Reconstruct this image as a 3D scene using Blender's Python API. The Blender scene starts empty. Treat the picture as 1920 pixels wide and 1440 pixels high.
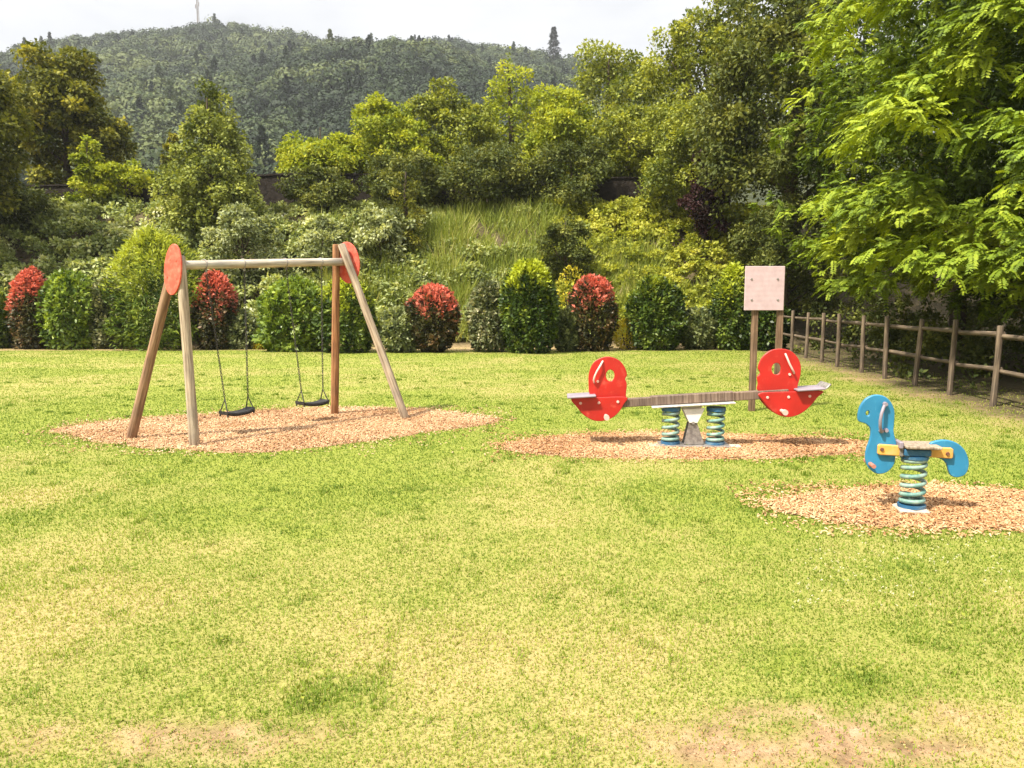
import bpy, math
import numpy as np
from mathutils import Vector, Quaternion
from mathutils.geometry import tessellate_polygon

SC = bpy.context.scene
COL = SC.collection
R = math.radians

# ------------------------------------------------------------------ camera
F_PX, CAM_H = 1450.0, 1.6
PITCH = math.atan(164.0 / F_PX)
cam_d = bpy.data.cameras.new("camera")
cam_d.sensor_width = 36.0
cam_d.lens = 36.0 * F_PX / 1920.0
cam_d.clip_start, cam_d.clip_end = 0.05, 5000
cam = bpy.data.objects.new("camera", cam_d)
cam.location = (0, 0, CAM_H)
cam.rotation_euler = (R(90) - PITCH, 0, 0)
COL.objects.link(cam)
SC.camera = cam

# ------------------------------------------------------------------ sky, sun, exposure
SUN_TO = Vector((-0.60, -0.50, 1.08)).normalized()
W = bpy.data.worlds.new("World")
SC.world = W
W.use_nodes = True
nt = W.node_tree
nt.nodes.clear()
sky = nt.nodes.new("ShaderNodeTexSky")
sky.sky_type = 'NISHITA'
sky.sun_disc = False
sky.sun_elevation = math.asin(SUN_TO.z)
sky.sun_rotation = math.atan2(SUN_TO.x, SUN_TO.y)
tc = nt.nodes.new("ShaderNodeTexCoord")
mp = nt.nodes.new("ShaderNodeMapping")
mp.inputs['Scale'].default_value = (1, 1, 3.2)
nz = nt.nodes.new("ShaderNodeTexNoise")
nz.inputs['Scale'].default_value = 2.2
nz.inputs['Detail'].default_value = 7
nz.inputs['Roughness'].default_value = 0.55
rp = nt.nodes.new("ShaderNodeValToRGB")                 # thickness of the cloud sheet
rp.color_ramp.elements[0].position = 0.34
rp.color_ramp.elements[0].color = (3.55, 3.55, 3.6, 1)
rp.color_ramp.elements[1].position = 0.60
rp.color_ramp.elements[1].color = (4.75, 4.7, 4.6, 1)
mx = nt.nodes.new("ShaderNodeMix")
mx.data_type = 'RGBA'
mx.inputs['Factor'].default_value = 0.88
bg = nt.nodes.new("ShaderNodeBackground")
bg.inputs['Strength'].default_value = 0.10
wo = nt.nodes.new("ShaderNodeOutputWorld")
L = nt.links.new
L(tc.outputs['Generated'], mp.inputs['Vector'])
L(mp.outputs['Vector'], nz.inputs['Vector'])
L(nz.outputs['Fac'], rp.inputs['Fac'])
L(sky.outputs['Color'], mx.inputs['A'])
sx = nt.nodes.new("ShaderNodeSeparateXYZ")              # an overcast sky brightens towards the zenith
mr = nt.nodes.new("ShaderNodeMapRange")
mr.inputs['From Min'].default_value, mr.inputs['From Max'].default_value = 0.38, 1.0
mr.inputs['To Min'].default_value, mr.inputs['To Max'].default_value = 1.0, 3.4
vm = nt.nodes.new("ShaderNodeVectorMath")
vm.operation = 'SCALE'
L(tc.outputs['Generated'], sx.inputs['Vector'])
L(sx.outputs['Z'], mr.inputs['Value'])
L(rp.outputs['Color'], vm.inputs[0])
L(mr.outputs['Result'], vm.inputs['Scale'])
L(vm.outputs['Vector'], mx.inputs['B'])
L(mx.outputs['Result'], bg.inputs['Color'])
L(bg.outputs['Background'], wo.inputs['Surface'])

sd = bpy.data.lights.new("sun", 'SUN')
sd.energy = 4.4
sd.angle = R(2.5)
sd.color = (1.0, 0.93, 0.80)
sun = bpy.data.objects.new("sun", sd)
sun.rotation_euler = (-SUN_TO).to_track_quat('-Z', 'Y').to_euler()
sun.location = (-20, 10, 40)
COL.objects.link(sun)

SC.view_settings.view_transform = 'Standard'
SC.view_settings.look = 'None'
SC.view_settings.exposure = 1.2
SC.view_settings.gamma = 1.0
SC.cycles.max_bounces = 6
SC.cycles.diffuse_bounces = 3
SC.cycles.glossy_bounces = 2
SC.cycles.transmission_bounces = 4
SC.cycles.volume_bounces = 0

# ------------------------------------------------------------------ helpers: measure, noise, tags
CP, SP = math.cos(PITCH), math.sin(PITCH)

def ray(u, v):
    a, b = (u - 960.0) / F_PX, (720.0 - v) / F_PX
    return Vector((a, CP + b * SP, -SP + b * CP))

def ground(u, v, z=0.0):
    d = ray(u, v)
    t = (z - CAM_H) / d.z
    return Vector((d.x * t, d.y * t, z))

def at(u, v, Y):
    d = ray(u, v)
    t = Y / d.y
    return Vector((d.x * t, Y, CAM_H + d.z * t))

def proj(p):
    x, y, z = p[0], p[1], p[2] - CAM_H
    dep = y * CP - z * SP
    return 960 + F_PX * x / dep, 720 - F_PX * (y * SP + z * CP) / dep

def hash2(ix, iy, seed):
    h = (ix.astype(np.int64) * 374761393 + iy.astype(np.int64) * 668265263 + seed * 974634777) & 0x7fffffff
    h = ((h ^ (h >> 13)) * 1274126177) & 0x7fffffff
    h = h ^ (h >> 16)
    return (h & 0xffff) / 65535.0

def vnoise(x, y, scale=1.0, seed=0, octaves=3):
    x = np.asarray(x, float) / scale
    y = np.asarray(y, float) / scale
    out, amp, tot = 0.0, 1.0, 0.0
    for o in range(octaves):
        ix, iy = np.floor(x), np.floor(y)
        fx, fy = x - ix, y - iy
        fx, fy = fx * fx * (3 - 2 * fx), fy * fy * (3 - 2 * fy)
        s = seed + o * 17
        a, b = hash2(ix, iy, s), hash2(ix + 1, iy, s)
        c, d = hash2(ix, iy + 1, s), hash2(ix + 1, iy + 1, s)
        out = out + amp * ((a * (1 - fx) + b * fx) * (1 - fy) + (c * (1 - fx) + d * fx) * fy)
        tot += amp
        amp *= 0.5
        x, y = x * 2.03 + 11.3, y * 2.03 + 7.7
    return out / tot

def sstep(a, b, x):
    t = np.clip((np.asarray(x, float) - a) / (b - a), 0, 1)
    return t * t * (3 - 2 * t)

def tag(o, label, cat, group=None):
    o["label"], o["category"] = label, cat
    if group:
        o["group"] = group
    return o

def setting(o, kind, label=None):
    o["kind"] = kind
    if label:
        o["label"] = label
    return o

def thing(name, loc, label, cat, group=None, rotz=0.0):
    o = bpy.data.objects.new(name, None)
    o.empty_display_size = 0.2
    o.location = loc
    o.rotation_euler = (0, 0, rotz)
    COL.objects.link(o)
    return tag(o, label, cat, group)

def link(name, me, mat, parent=None, loc=None, quat=None):
    o = bpy.data.objects.new(name, me)
    if mat is not None and len(me.materials) == 0:
        me.materials.append(mat)
    if loc is not None:
        o.location = loc
    if quat is not None:
        o.rotation_mode = 'QUATERNION'
        o.rotation_quaternion = quat
    if parent is not None:
        o.parent = parent
    COL.objects.link(o)
    return o

def np_mesh(name, verts, faces, attrs=None, smooth=False):
    """verts (V,3), faces (N,k) of one size k; attrs: per-face floats {name: (N,)} or per-vertex {('p',name): (V,)}."""
    me = bpy.data.meshes.new(name)
    V, (N, k) = len(verts), faces.shape
    me.vertices.add(V)
    me.vertices.foreach_set("co", np.ascontiguousarray(verts, np.float32).ravel())
    me.loops.add(N * k)
    me.loops.foreach_set("vertex_index", np.ascontiguousarray(faces, np.int32).ravel())
    me.polygons.add(N)
    me.polygons.foreach_set("loop_start", np.arange(0, N * k, k, dtype=np.int32))
    if smooth:
        me.polygons.foreach_set("use_smooth", np.ones(N, bool))
    for key, val in (attrs or {}).items():
        dom, nm = ('POINT', key[1]) if isinstance(key, tuple) else ('FACE', key)
        a = me.attributes.new(nm, 'FLOAT', dom)
        a.data.foreach_set("value", np.ascontiguousarray(val, np.float32))
    me.update(calc_edges=True)
    return me

def py_mesh(name, verts, faces, smooth=False):
    me = bpy.data.meshes.new(name)
    me.from_pydata([tuple(v) for v in verts], [], faces)
    if smooth:
        for p in me.polygons:
            p.use_smooth = True
    me.update()
    return me

class MB:
    """collects simple shapes into one mesh"""
    def __init__(self):
        self.v, self.f, self.s = [], [], []
    def add(self, vs, fs, smooth=False):
        n = len(self.v)
        self.v += [tuple(v) for v in vs]
        self.f += [tuple(i + n for i in f) for f in fs]
        self.s += [smooth] * len(fs)
    def box(self, c, s, bev=0.0):
        cx, cy, cz = c
        x, y, z = s[0] / 2, s[1] / 2, s[2] / 2
        b = min(bev, x * .9, y * .9, z * .9)
        if b <= 0:
            vs = [(cx + i * x, cy + j * y, cz + k * z) for i in (-1, 1) for j in (-1, 1) for k in (-1, 1)]
            self.add(vs, [(0, 1, 3, 2), (4, 6, 7, 5), (0, 4, 5, 1), (2, 3, 7, 6), (0, 2, 6, 4), (1, 5, 7, 3)])
            return
        prof = [(-z, b), (-z + b, 0), (z - b, 0), (z, b)]
        vs, fs = [], []
        for zz, ins in prof:
            xx, yy = x - ins, y - ins
            bb = b
            vs += [(cx - xx + bb, cy - yy, cz + zz), (cx + xx - bb, cy - yy, cz + zz), (cx + xx, cy - yy + bb, cz + zz), (cx + xx, cy + yy - bb, cz + zz),
                   (cx + xx - bb, cy + yy, cz + zz), (cx - xx + bb, cy + yy, cz + zz), (cx - xx, cy + yy - bb, cz + zz), (cx - xx, cy - yy + bb, cz + zz)]
        fs.append(tuple(range(7, -1, -1)))
        for r in range(3):
            for i in range(8):
                j = (i + 1) % 8
                fs.append((r * 8 + i, r * 8 + j, r * 8 + 8 + j, r * 8 + 8 + i))
        fs.append(tuple(range(24, 32)))
        self.add(vs, fs)
    def tube(self, pts, rad, n=8, closed=False, caps=True, smooth=True):
        pts = [Vector(p) for p in pts]
        m = len(pts)
        rad = rad if isinstance(rad, (list, tuple)) else [rad] * m
        up = None
        vs, fs = [], []
        for i, p in enumerate(pts):
            a = pts[(i - 1) % m] if (closed or i > 0) else p
            b = pts[(i + 1) % m] if (closed or i < m - 1) else p
            t = (b - a).normalized()
            if up is None:
                up = Vector((0, 0, 1)) if abs(t.z) < .9 else Vector((1, 0, 0))
            up = (up - t * up.dot(t)).normalized()
            sd_ = t.cross(up)
            for k in range(n):
                an = 2 * math.pi * k / n
                vs.append(p + (up * math.cos(an) + sd_ * math.sin(an)) * rad[i])
        rings = m if closed else m - 1
        for i in range(rings):
            j = (i + 1) % m
            for k in range(n):
                l = (k + 1) % n
                fs.append((i * n + k, j * n + k, j * n + l, i * n + l))
        self.add(vs, fs, smooth)
        if caps and not closed:
            self.add(vs[:n], [tuple(range(n))])
            self.add(vs[-n:], [tuple(range(n - 1, -1, -1))])
    def build(self, name, mat, parent=None, loc=None, quat=None):
        me = bpy.data.meshes.new(name)
        me.from_pydata(self.v, [], self.f)
        me.polygons.foreach_set("use_smooth", self.s)
        me.update()
        return link(name, me, mat, parent, loc, quat)

def smooth_outline(pts, n=6, closed=True):
    out, m = [], len(pts)
    for i in range(m):
        p0, p1, p2, p3 = pts[(i - 1) % m], pts[i], pts[(i + 1) % m], pts[(i + 2) % m]
        for k in range(n):
            t = k / n
            out.append(tuple(0.5 * (2 * p1[q] + (p2[q] - p0[q]) * t + (2 * p0[q] - 5 * p1[q] + 4 * p2[q] - p3[q]) * t * t
                                    + (3 * p1[q] - p0[q] - 3 * p2[q] + p3[q]) * t ** 3) for q in (0, 1)))
    return out

def panel(mb, outline, thick, y0=0.0, holes=(), bev=0.005):
    """flat sheet cut along an outline in the x-z plane, with chamfered edges and holes"""
    def area(p):
        return sum(p[i][0] * p[(i + 1) % len(p)][1] - p[(i + 1) % len(p)][0] * p[i][1] for i in range(len(p))) / 2
    def inset(p, d):
        q, m = [], len(p)
        for i in range(m):
            a, b = p[i - 1], p[(i + 1) % m]
            tx, tz = b[0] - a[0], b[1] - a[1]
            l = math.hypot(tx, tz) or 1
            q.append((p[i][0] - tz / l * d, p[i][1] + tx / l * d))
        return q
    rings = []
    for k, p in enumerate([outline] + list(holes)):
        p = list(p)
        if (area(p) < 0) == (k == 0):
            p.reverse()
        rings.append((p, inset(p, bev)))
    h = thick / 2
    caps = [[Vector((x, z, 0)) for x, z in ins] for _, ins in rings]
    tris = tessellate_polygon(caps)
    flat = [(x, z) for _, ins in rings for x, z in ins]
    for yy, flip in ((y0 - h, False), (y0 + h, True)):
        fs = []
        for t in tris:
            a, b, c = [flat[i] for i in t]
            ccw = (b[0] - a[0]) * (c[1] - a[1]) - (b[1] - a[1]) * (c[0] - a[0]) > 0
            t = tuple(t) if ccw else tuple(reversed(t))
            fs.append(tuple(reversed(t)) if flip else t)
        mb.add([(x, yy, z) for x, z in flat], fs)
    for p, ins in rings:
        m = len(p)
        vs = [(x, y0 - h, z) for x, z in ins] + [(x, y0 - h + bev, z) for x, z in p] + [(x, y0 + h - bev, z) for x, z in p] + [(x, y0 + h, z) for x, z in ins]
        fs = []
        for r_ in range(3):
            for i in range(m):
                j = (i + 1) % m
                fs.append((r_ * m + j, r_ * m + i, r_ * m + m + i, r_ * m + m + j))
        mb.add(vs, fs)

def pole(name, p0, p1, r0, r1, mat, parent, n=14, seed=0, rings=9):
    """turned timber: a mesh along its own z axis, slightly uneven, with chamfered ends"""
    p0, p1 = Vector(p0), Vector(p1)
    Ln = (p1 - p0).length
    rng = np.random.default_rng(seed)
    ph = rng.uniform(0, 6.28, 4)
    zs = [0.0] + list(np.linspace(.012, Ln - .012, rings)) + [Ln]
    pts, rad = [], []
    for i, z in enumerate(zs):
        t = z / Ln
        pts.append((.004 * math.sin(3 * t + ph[0]), .004 * math.sin(4 * t + ph[1]), z))
        r = r0 + (r1 - r0) * t + .0015 * math.sin(9 * t + ph[2])
        rad.append(r - .010 if i in (0, len(zs) - 1) else r)
    mb = MB()
    mb.tube(pts, rad, n)
    q = Vector((0, 0, 1)).rotation_difference((p1 - p0).normalized())
    return mb.build(name, mat, parent, p0, q)

# ------------------------------------------------------------------ materials
def new_mat(name):
    m = bpy.data.materials.new(name)
    m.use_nodes = True
    n = m.node_tree
    n.nodes.clear()
    out = n.nodes.new("ShaderNodeOutputMaterial")
    return m, n, out

def nd(n, typ, **kw):
    x = n.nodes.new(typ)
    for k, v in kw.items():
        setattr(x, k, v)
    return x

def ramp(n, stops):
    r = n.nodes.new("ShaderNodeValToRGB")
    e = r.color_ramp.elements
    while len(e) < len(stops):
        e.new(0.5)
    for i, (p, c) in enumerate(stops):
        e[i].position = p
        e[i].color = (*c, 1)
    return r

def mixc(n, fac, a, b):
    m = n.nodes.new("ShaderNodeMix")
    m.data_type = 'RGBA'
    for sock, val in (('Factor', fac), ('A', a), ('B', b)):
        if isinstance(val, (int, float)):
            m.inputs[sock].default_value = val
        elif isinstance(val, tuple):
            m.inputs[sock].default_value = (*val, 1)
        else:
            n.links.new(val, m.inputs[sock])
    return m.outputs['Result']

def attr(n, name):
    a = n.nodes.new("ShaderNodeAttribute")
    a.attribute_name = name
    return a.outputs['Fac']

def noise(n, scale, detail=4, rough=.55, stretch=None, coord='Object'):
    t = n.nodes.new("ShaderNodeTexCoord")
    x = n.nodes.new("ShaderNodeTexNoise")
    x.inputs['Scale'].default_value = scale
    x.inputs['Detail'].default_value = detail
    x.inputs['Roughness'].default_value = rough
    src = t.outputs[coord]
    if stretch:
        mpp = n.nodes.new("ShaderNodeMapping")
        mpp.inputs['Scale'].default_value = stretch
        n.links.new(src, mpp.inputs['Vector'])
        src = mpp.outputs['Vector']
    n.links.new(src, x.inputs['Vector'])
    return x.outputs['Fac']

def bsdf(n, col, rough=.6, spec=.4, metal=0.0, bump=None, bump_s=.3, bump_d=.01):
    b = n.nodes.new("ShaderNodeBsdfPrincipled")
    if isinstance(col, tuple):
        b.inputs['Base Color'].default_value = (*col, 1)
    else:
        n.links.new(col, b.inputs['Base Color'])
    if isinstance(rough, (int, float)):
        b.inputs['Roughness'].default_value = rough
    else:
        n.links.new(rough, b.inputs['Roughness'])
    b.inputs['Specular IOR Level'].default_value = spec
    b.inputs['Metallic'].default_value = metal
    if bump is not None:
        bp = n.nodes.new("ShaderNodeBump")
        bp.inputs['Strength'].default_value = bump_s
        bp.inputs['Distance'].default_value = bump_d
        n.links.new(bump, bp.inputs['Height'])
        n.links.new(bp.outputs['Normal'], b.inputs['Normal'])
    return b.outputs['BSDF']

def leaf_mat(name, stops, tip=None, trans=.35, rough=.6, spec=.18, tcol=(1.25, 1.15, .55)):
    m, n, out = new_mat(name)
    r = ramp(n, stops)
    n.links.new(attr(n, "var"), r.inputs['Fac'])
    c = r.outputs['Color']
    if tip:
        c = mixc(n, attr(n, "tip"), c, tip)
    s1 = bsdf(n, c, rough, spec)
    tm = n.nodes.new("ShaderNodeMix")
    tm.data_type = 'RGBA'
    tm.blend_type = 'MULTIPLY'
    tm.clamp_result = False
    tm.inputs['Factor'].default_value = 1
    n.links.new(c, tm.inputs['A'])
    tm.inputs['B'].default_value = (*tcol, 1)
    tr = n.nodes.new("ShaderNodeBsdfTranslucent")
    n.links.new(tm.outputs['Result'], tr.inputs['Color'])
    ms = n.nodes.new("ShaderNodeMixShader")
    ms.inputs['Fac'].default_value = trans
    n.links.new(s1, ms.inputs[1])
    n.links.new(tr.outputs['BSDF'], ms.inputs[2])
    n.links.new(ms.outputs['Shader'], out.inputs['Surface'])
    return m

def wood_mat(name, c0, c1, c2, rough=.8):
    m, n, out = new_mat(name)
    g = noise(n, 1.0, 8, .65, (46, 46, 2.2))
    g2 = noise(n, 3.0, 3, .5)
    r = ramp(n, [(.35, c0), (.50, c1), (.66, c2)])
    n.links.new(g, r.inputs['Fac'])
    r2 = ramp(n, [(.35, (.72, .72, .74)), (.65, (1.1, 1.06, 1.0))])
    n.links.new(g2, r2.inputs['Fac'])
    mm = n.nodes.new("ShaderNodeMix")
    mm.data_type, mm.blend_type = 'RGBA', 'MULTIPLY'
    mm.inputs['Factor'].default_value = 1
    n.links.new(r.outputs['Color'], mm.inputs['A'])
    n.links.new(r2.outputs['Color'], mm.inputs['B'])
    n.links.new(bsdf(n, mm.outputs['Result'], rough, .25, 0, g, .5, .006), out.inputs['Surface'])
    return m

def paint_mat(name, col, worn, rough=.42, scale=14, amount=(.60, .78), spec=.45):
    m, n, out = new_mat(name)
    w = noise(n, scale, 6, .65)
    r = ramp(n, [(amount[0], (0, 0, 0)), (amount[1], (1, 1, 1))])
    n.links.new(w, r.inputs['Fac'])
    lo = noise(n, 3.5, 3)
    r2 = ramp(n, [(.3, tuple(x * .78 for x in col)), (.7, tuple(min(1, x * 1.14) for x in col))])
    n.links.new(lo, r2.inputs['Fac'])
    sc = noise(n, 1.0, 3, .6, (110, 110, 9))              # scuffs
    r3 = ramp(n, [(.66, (0, 0, 0)), (.72, (.55, .55, .55))])
    n.links.new(sc, r3.inputs['Fac'])
    c = mixc(n, r.outputs['Color'], r2.outputs['Color'], worn)
    c = mixc(n, r3.outputs['Color'], c, worn)
    n.links.new(bsdf(n, c, rough, spec, 0, w, .06, .004), out.inputs['Surface'])
    return m

def metal_mat(name, c0, c1, rough=.45, metal=.85):
    m, n, out = new_mat(name)
    w = noise(n, 22, 5, .6)
    r = ramp(n, [(.35, c0), (.65, c1)])
    n.links.new(w, r.inputs['Fac'])
    n.links.new(bsdf(n, r.outputs['Color'], rough, .5, metal, w, .08, .003), out.inputs['Surface'])
    return m

M = {}
M['wood_grey'] = wood_mat("weathered_wood", (.16, .115, .075), (.33, .26, .185), (.47, .39, .29))
M['wood_brown'] = wood_mat("brown_wood", (.12, .068, .040), (.25, .15, .09), (.38, .25, .155))
M['wood_orange'] = wood_mat("orange_brown_wood", (.12, .055, .025), (.26, .122, .052), (.38, .205, .10))
M['wood_pale'] = wood_mat("pale_wood", (.28, .235, .185), (.45, .40, .33), (.60, .55, .47))
M['wood_fence'] = wood_mat("fence_wood", (.05, .037, .026), (.11, .083, .057), (.22, .17, .12))
M['wood_beam'] = wood_mat("beam_wood", (.085, .055, .042), (.15, .105, .08), (.24, .18, .14))
M['wood_post'] = wood_mat("sign_post_wood", (.08, .047, .028), (.15, .094, .058), (.235, .155, .10))
M['red'] = paint_mat("red_panel", (.40, .013, .008), (.46, .07, .045), .45, 11, (.57, .80))
M['red_faded'] = paint_mat("faded_red_panel", (.62, .085, .05), (.70, .20, .13), .6, 16, (.45, .75))
M['blue'] = paint_mat("blue_panel", (.022, .18, .33), (.07, .27, .40), .45, 10, (.58, .84))
M['orange'] = paint_mat("orange_bar", (.60, .30, .06), (.56, .38, .17), .5, 12, (.5, .78))
M['white'] = paint_mat("white_plastic", (.74, .70, .66), (.55, .50, .46), .4, 20)
M['board'] = None
M['steel'] = metal_mat("galvanised_steel", (.42, .40, .37), (.66, .64, .60), .5, .6)
M['steel_dark'] = metal_mat("dull_steel", (.16, .14, .13), (.34, .31, .28), .55, .5)
M['chain'] = metal_mat("chain_steel", (.03, .027, .024), (.075, .068, .06), .6, .4)
M['rubber'] = paint_mat("black_rubber", (.016, .015, .014), (.05, .047, .043), .7, 18, (.5, .8), .3)
M['spring'] = paint_mat("green_spring", (.065, .19, .165), (.25, .34, .28), .5, 9, (.36, .58))
M['spring_blue'] = paint_mat("blue_spring", (.02, .10, .20), (.16, .24, .28), .45, 9, (.5, .75))
M['concrete'] = paint_mat("concrete", (.40, .35, .29), (.26, .22, .18), .9, 25, (.45, .7), .2)
M['grip'] = paint_mat("grey_grip", (.23, .19, .22), (.45, .40, .42), .5, 20)
M['bolt'] = paint_mat("pale_bolt_cap", (.66, .42, .36), (.75, .62, .56), .4, 30)
M['peg'] = paint_mat("dull_red_peg", (.36, .14, .10), (.50, .28, .22), .5, 20)
M['bolt_dark'] = metal_mat("rusty_bolt", (.10, .035, .02), (.20, .09, .05), .7, .2)
M['bark'] = wood_mat("bark", (.035, .026, .018), (.085, .065, .045), (.15, .12, .09), .95)

def board_mat():
    m, n, out = new_mat("pale_notice_board")
    t = nd(n, "ShaderNodeTexCoord")
    w = nd(n, "ShaderNodeTexWave", wave_type='BANDS', bands_direction='Z')
    w.inputs['Scale'].default_value = 4.6
    w.inputs['Distortion'].default_value = 1.5
    n.links.new(t.outputs['Object'], w.inputs['Vector'])
    f = noise(n, 11, 5, .65, (1, 1, .7))
    ml = nd(n, "ShaderNodeMath", operation='MULTIPLY_ADD')
    n.links.new(w.outputs['Fac'], ml.inputs[0])
    ml.inputs[1].default_value = .10
    n.links.new(f, ml.inputs[2])
    r = ramp(n, [(.35, (.49, .37, .375)), (.75, (.42, .305, .305))])
    n.links.new(ml.outputs[0], r.inputs['Fac'])
    n.links.new(bsdf(n, r.outputs['Color'], .55, .3), out.inputs['Surface'])
    return m
M['board'] = board_mat()

def chip_mat(name, k):
    m, n, out = new_mat(name)
    r = ramp(n, [(p, tuple(a * b for a, b in zip(c, k))) for p, c in ((0, (.11, .045, .02)), (.3, (.36, .185, .085)), (.7, (.56, .35, .205)), (1, (.70, .51, .34)))])
    n.links.new(attr(n, "var"), r.inputs['Fac'])
    n.links.new(bsdf(n, r.outputs['Color'], .85, .2), out.inputs['Surface'])
    return m
M['chips'] = chip_mat("pale_wood_chip", (.82, .83, .76))
M['chips_orange'] = chip_mat("orange_wood_chip", (.80, .755, .64))

def bed_mat():
    m, n, out = new_mat("chip_bed")
    a = noise(n, 70, 6, .7)
    r = ramp(n, [(.3, (.17, .08, .04)), (.5, (.44, .25, .14)), (.7, (.58, .38, .24))])
    n.links.new(a, r.inputs['Fac'])
    n.links.new(bsdf(n, r.outputs['Color'], .9, .15, 0, a, .8, .02), out.inputs['Surface'])
    return m
M['bed'] = bed_mat()

def ground_mat():
    m, n, out = new_mat("ground")
    fine = noise(n, 95, 5, .7)
    mid = noise(n, 9, 5, .6)
    big = noise(n, .9, 4, .55)
    g = ramp(n, [(.28, (.11, .125, .018)), (.50, (.205, .24, .032)), (.72, (.32, .32, .075))])
    n.links.new(fine, g.inputs['Fac'])
    d = ramp(n, [(.28, (.19, .155, .05)), (.5, (.35, .285, .105)), (.75, (.47, .385, .19))])
    n.links.new(fine, d.inputs['Fac'])
    s = ramp(n, [(.25, (.13, .078, .042)), (.5, (.33, .215, .12)), (.75, (.45, .32, .20))])
    n.links.new(mid, s.inputs['Fac'])
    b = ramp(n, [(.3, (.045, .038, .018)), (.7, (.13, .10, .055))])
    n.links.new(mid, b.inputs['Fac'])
    def fac(a, other, gain=.5):
        x = nd(n, "ShaderNodeMath", operation='MULTIPLY_ADD')
        n.links.new(other, x.inputs[0])
        x.inputs[1].default_value = gain
        n.links.new(attr(n, a), x.inputs[2])
        y = nd(n, "ShaderNodeMath", operation='SUBTRACT', use_clamp=True)
        n.links.new(x.outputs[0], y.inputs[0])
        y.inputs[1].default_value = gain * .5
        return y.outputs[0]
    c = mixc(n, fac("dry", mid, .7), g.outputs['Color'], d.outputs['Color'])
    c = mixc(n, fac("bare", fine, .5), c, s.outputs['Color'])
    c = mixc(n, attr(n, "wild"), c, b.outputs['Color'])  # dark soil of the bank, and the shade painted along the fence
    n.links.new(bsdf(n, c, .9, .15, 0, fine, .7, .02), out.inputs['Surface'])
    return m
M['ground'] = ground_mat()

def grass_mat():
    m, n, out = new_mat("grass_blade")
    r = ramp(n, [(0, (.115, .180, .016)), (.40, (.20, .272, .024)), (.68, (.305, .335, .045)), (.86, (.42, .36, .105)), (1, (.48, .37, .18))])
    n.links.new(attr(n, "var"), r.inputs['Fac'])
    s1 = bsdf(n, r.outputs['Color'], .6, .25)
    tr = nd(n, "ShaderNodeBsdfTranslucent")
    n.links.new(r.outputs['Color'], tr.inputs['Color'])
    ms = nd(n, "ShaderNodeMixShader")
    ms.inputs['Fac'].default_value = .48
    n.links.new(s1, ms.inputs[1])
    n.links.new(tr.outputs['BSDF'], ms.inputs[2])
    n.links.new(ms.outputs['Shader'], out.inputs['Surface'])
    return m
M['grass'] = grass_mat()

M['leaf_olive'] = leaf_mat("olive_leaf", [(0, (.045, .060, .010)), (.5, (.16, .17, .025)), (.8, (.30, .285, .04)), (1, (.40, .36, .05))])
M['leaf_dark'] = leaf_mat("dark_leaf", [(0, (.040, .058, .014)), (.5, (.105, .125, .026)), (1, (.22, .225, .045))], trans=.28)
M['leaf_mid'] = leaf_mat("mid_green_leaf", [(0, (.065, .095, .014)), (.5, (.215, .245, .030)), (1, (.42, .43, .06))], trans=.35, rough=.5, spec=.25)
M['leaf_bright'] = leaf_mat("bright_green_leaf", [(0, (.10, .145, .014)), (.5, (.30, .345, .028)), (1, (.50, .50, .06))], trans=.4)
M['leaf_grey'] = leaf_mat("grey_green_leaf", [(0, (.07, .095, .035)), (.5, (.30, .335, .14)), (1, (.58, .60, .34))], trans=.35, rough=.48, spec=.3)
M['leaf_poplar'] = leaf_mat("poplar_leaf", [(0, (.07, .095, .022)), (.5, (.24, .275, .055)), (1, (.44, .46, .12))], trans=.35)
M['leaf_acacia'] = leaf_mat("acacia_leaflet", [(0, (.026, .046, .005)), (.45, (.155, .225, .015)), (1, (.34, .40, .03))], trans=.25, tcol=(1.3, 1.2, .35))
M['leaf_box'] = leaf_mat("hedge_leaf", [(0, (.022, .045, .008)), (.55, (.075, .12, .015)), (1, (.19, .24, .035))], tip=(.40, .45, .035), trans=.25, rough=.45, spec=.3)
M['leaf_thuja'] = leaf_mat("thuja_spray", [(0, (.030, .060, .01)), (.5, (.10, .15, .018)), (1, (.24, .29, .03))], tip=(.36, .40, .04), trans=.3)
M['leaf_photinia'] = leaf_mat("photinia_leaf", [(0, (.022, .030, .010)), (.6, (.075, .068, .022)), (1, (.20, .12, .05))], tip=(.62, .165, .105), trans=.3, tcol=(1.1, 1.0, .9), rough=.45, spec=.3)
M['leaf_pale'] = leaf_mat("variegated_leaf", [(0, (.045, .06, .022)), (.55, (.16, .18, .08)), (.8, (.38, .37, .20)), (1, (.60, .56, .38))], trans=.25)
M['leaf_yellow'] = leaf_mat("yellow_leaf", [(0, (.22, .22, .02)), (.5, (.50, .42, .03)), (1, (.70, .56, .05))], trans=.3)
M['leaf_purple'] = leaf_mat("purple_leaf", [(0, (.018, .010, .010)), (.5, (.05, .022, .022)), (1, (.10, .045, .035))], trans=.2, tcol=(1, 1, 1))
M['leaf_hill'] = leaf_mat("far_wood_leaf", [(0, (.010, .021, .007)), (.5, (.034, .054, .015)), (1, (.100, .122, .036))], trans=.12)
M['leaf_wild'] = leaf_mat("bramble_leaf", [(0, (.08, .11, .03)), (.45, (.27, .32, .10)), (.8, (.47, .50, .21)), (1, (.64, .64, .40))], trans=.38, rough=.48, spec=.3)
M['leaf_vine'] = leaf_mat("vine_leaf", [(0, (.13, .16, .018)), (.5, (.34, .37, .045)), (1, (.54, .53, .10))], trans=.38)
M['leaf_laurel'] = leaf_mat("laurel_leaf", [(0, (.045, .085, .012)), (.5, (.15, .22, .024)), (1, (.34, .42, .055))], tip=(.42, .46, .04), trans=.3, rough=.42, spec=.4)
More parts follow.
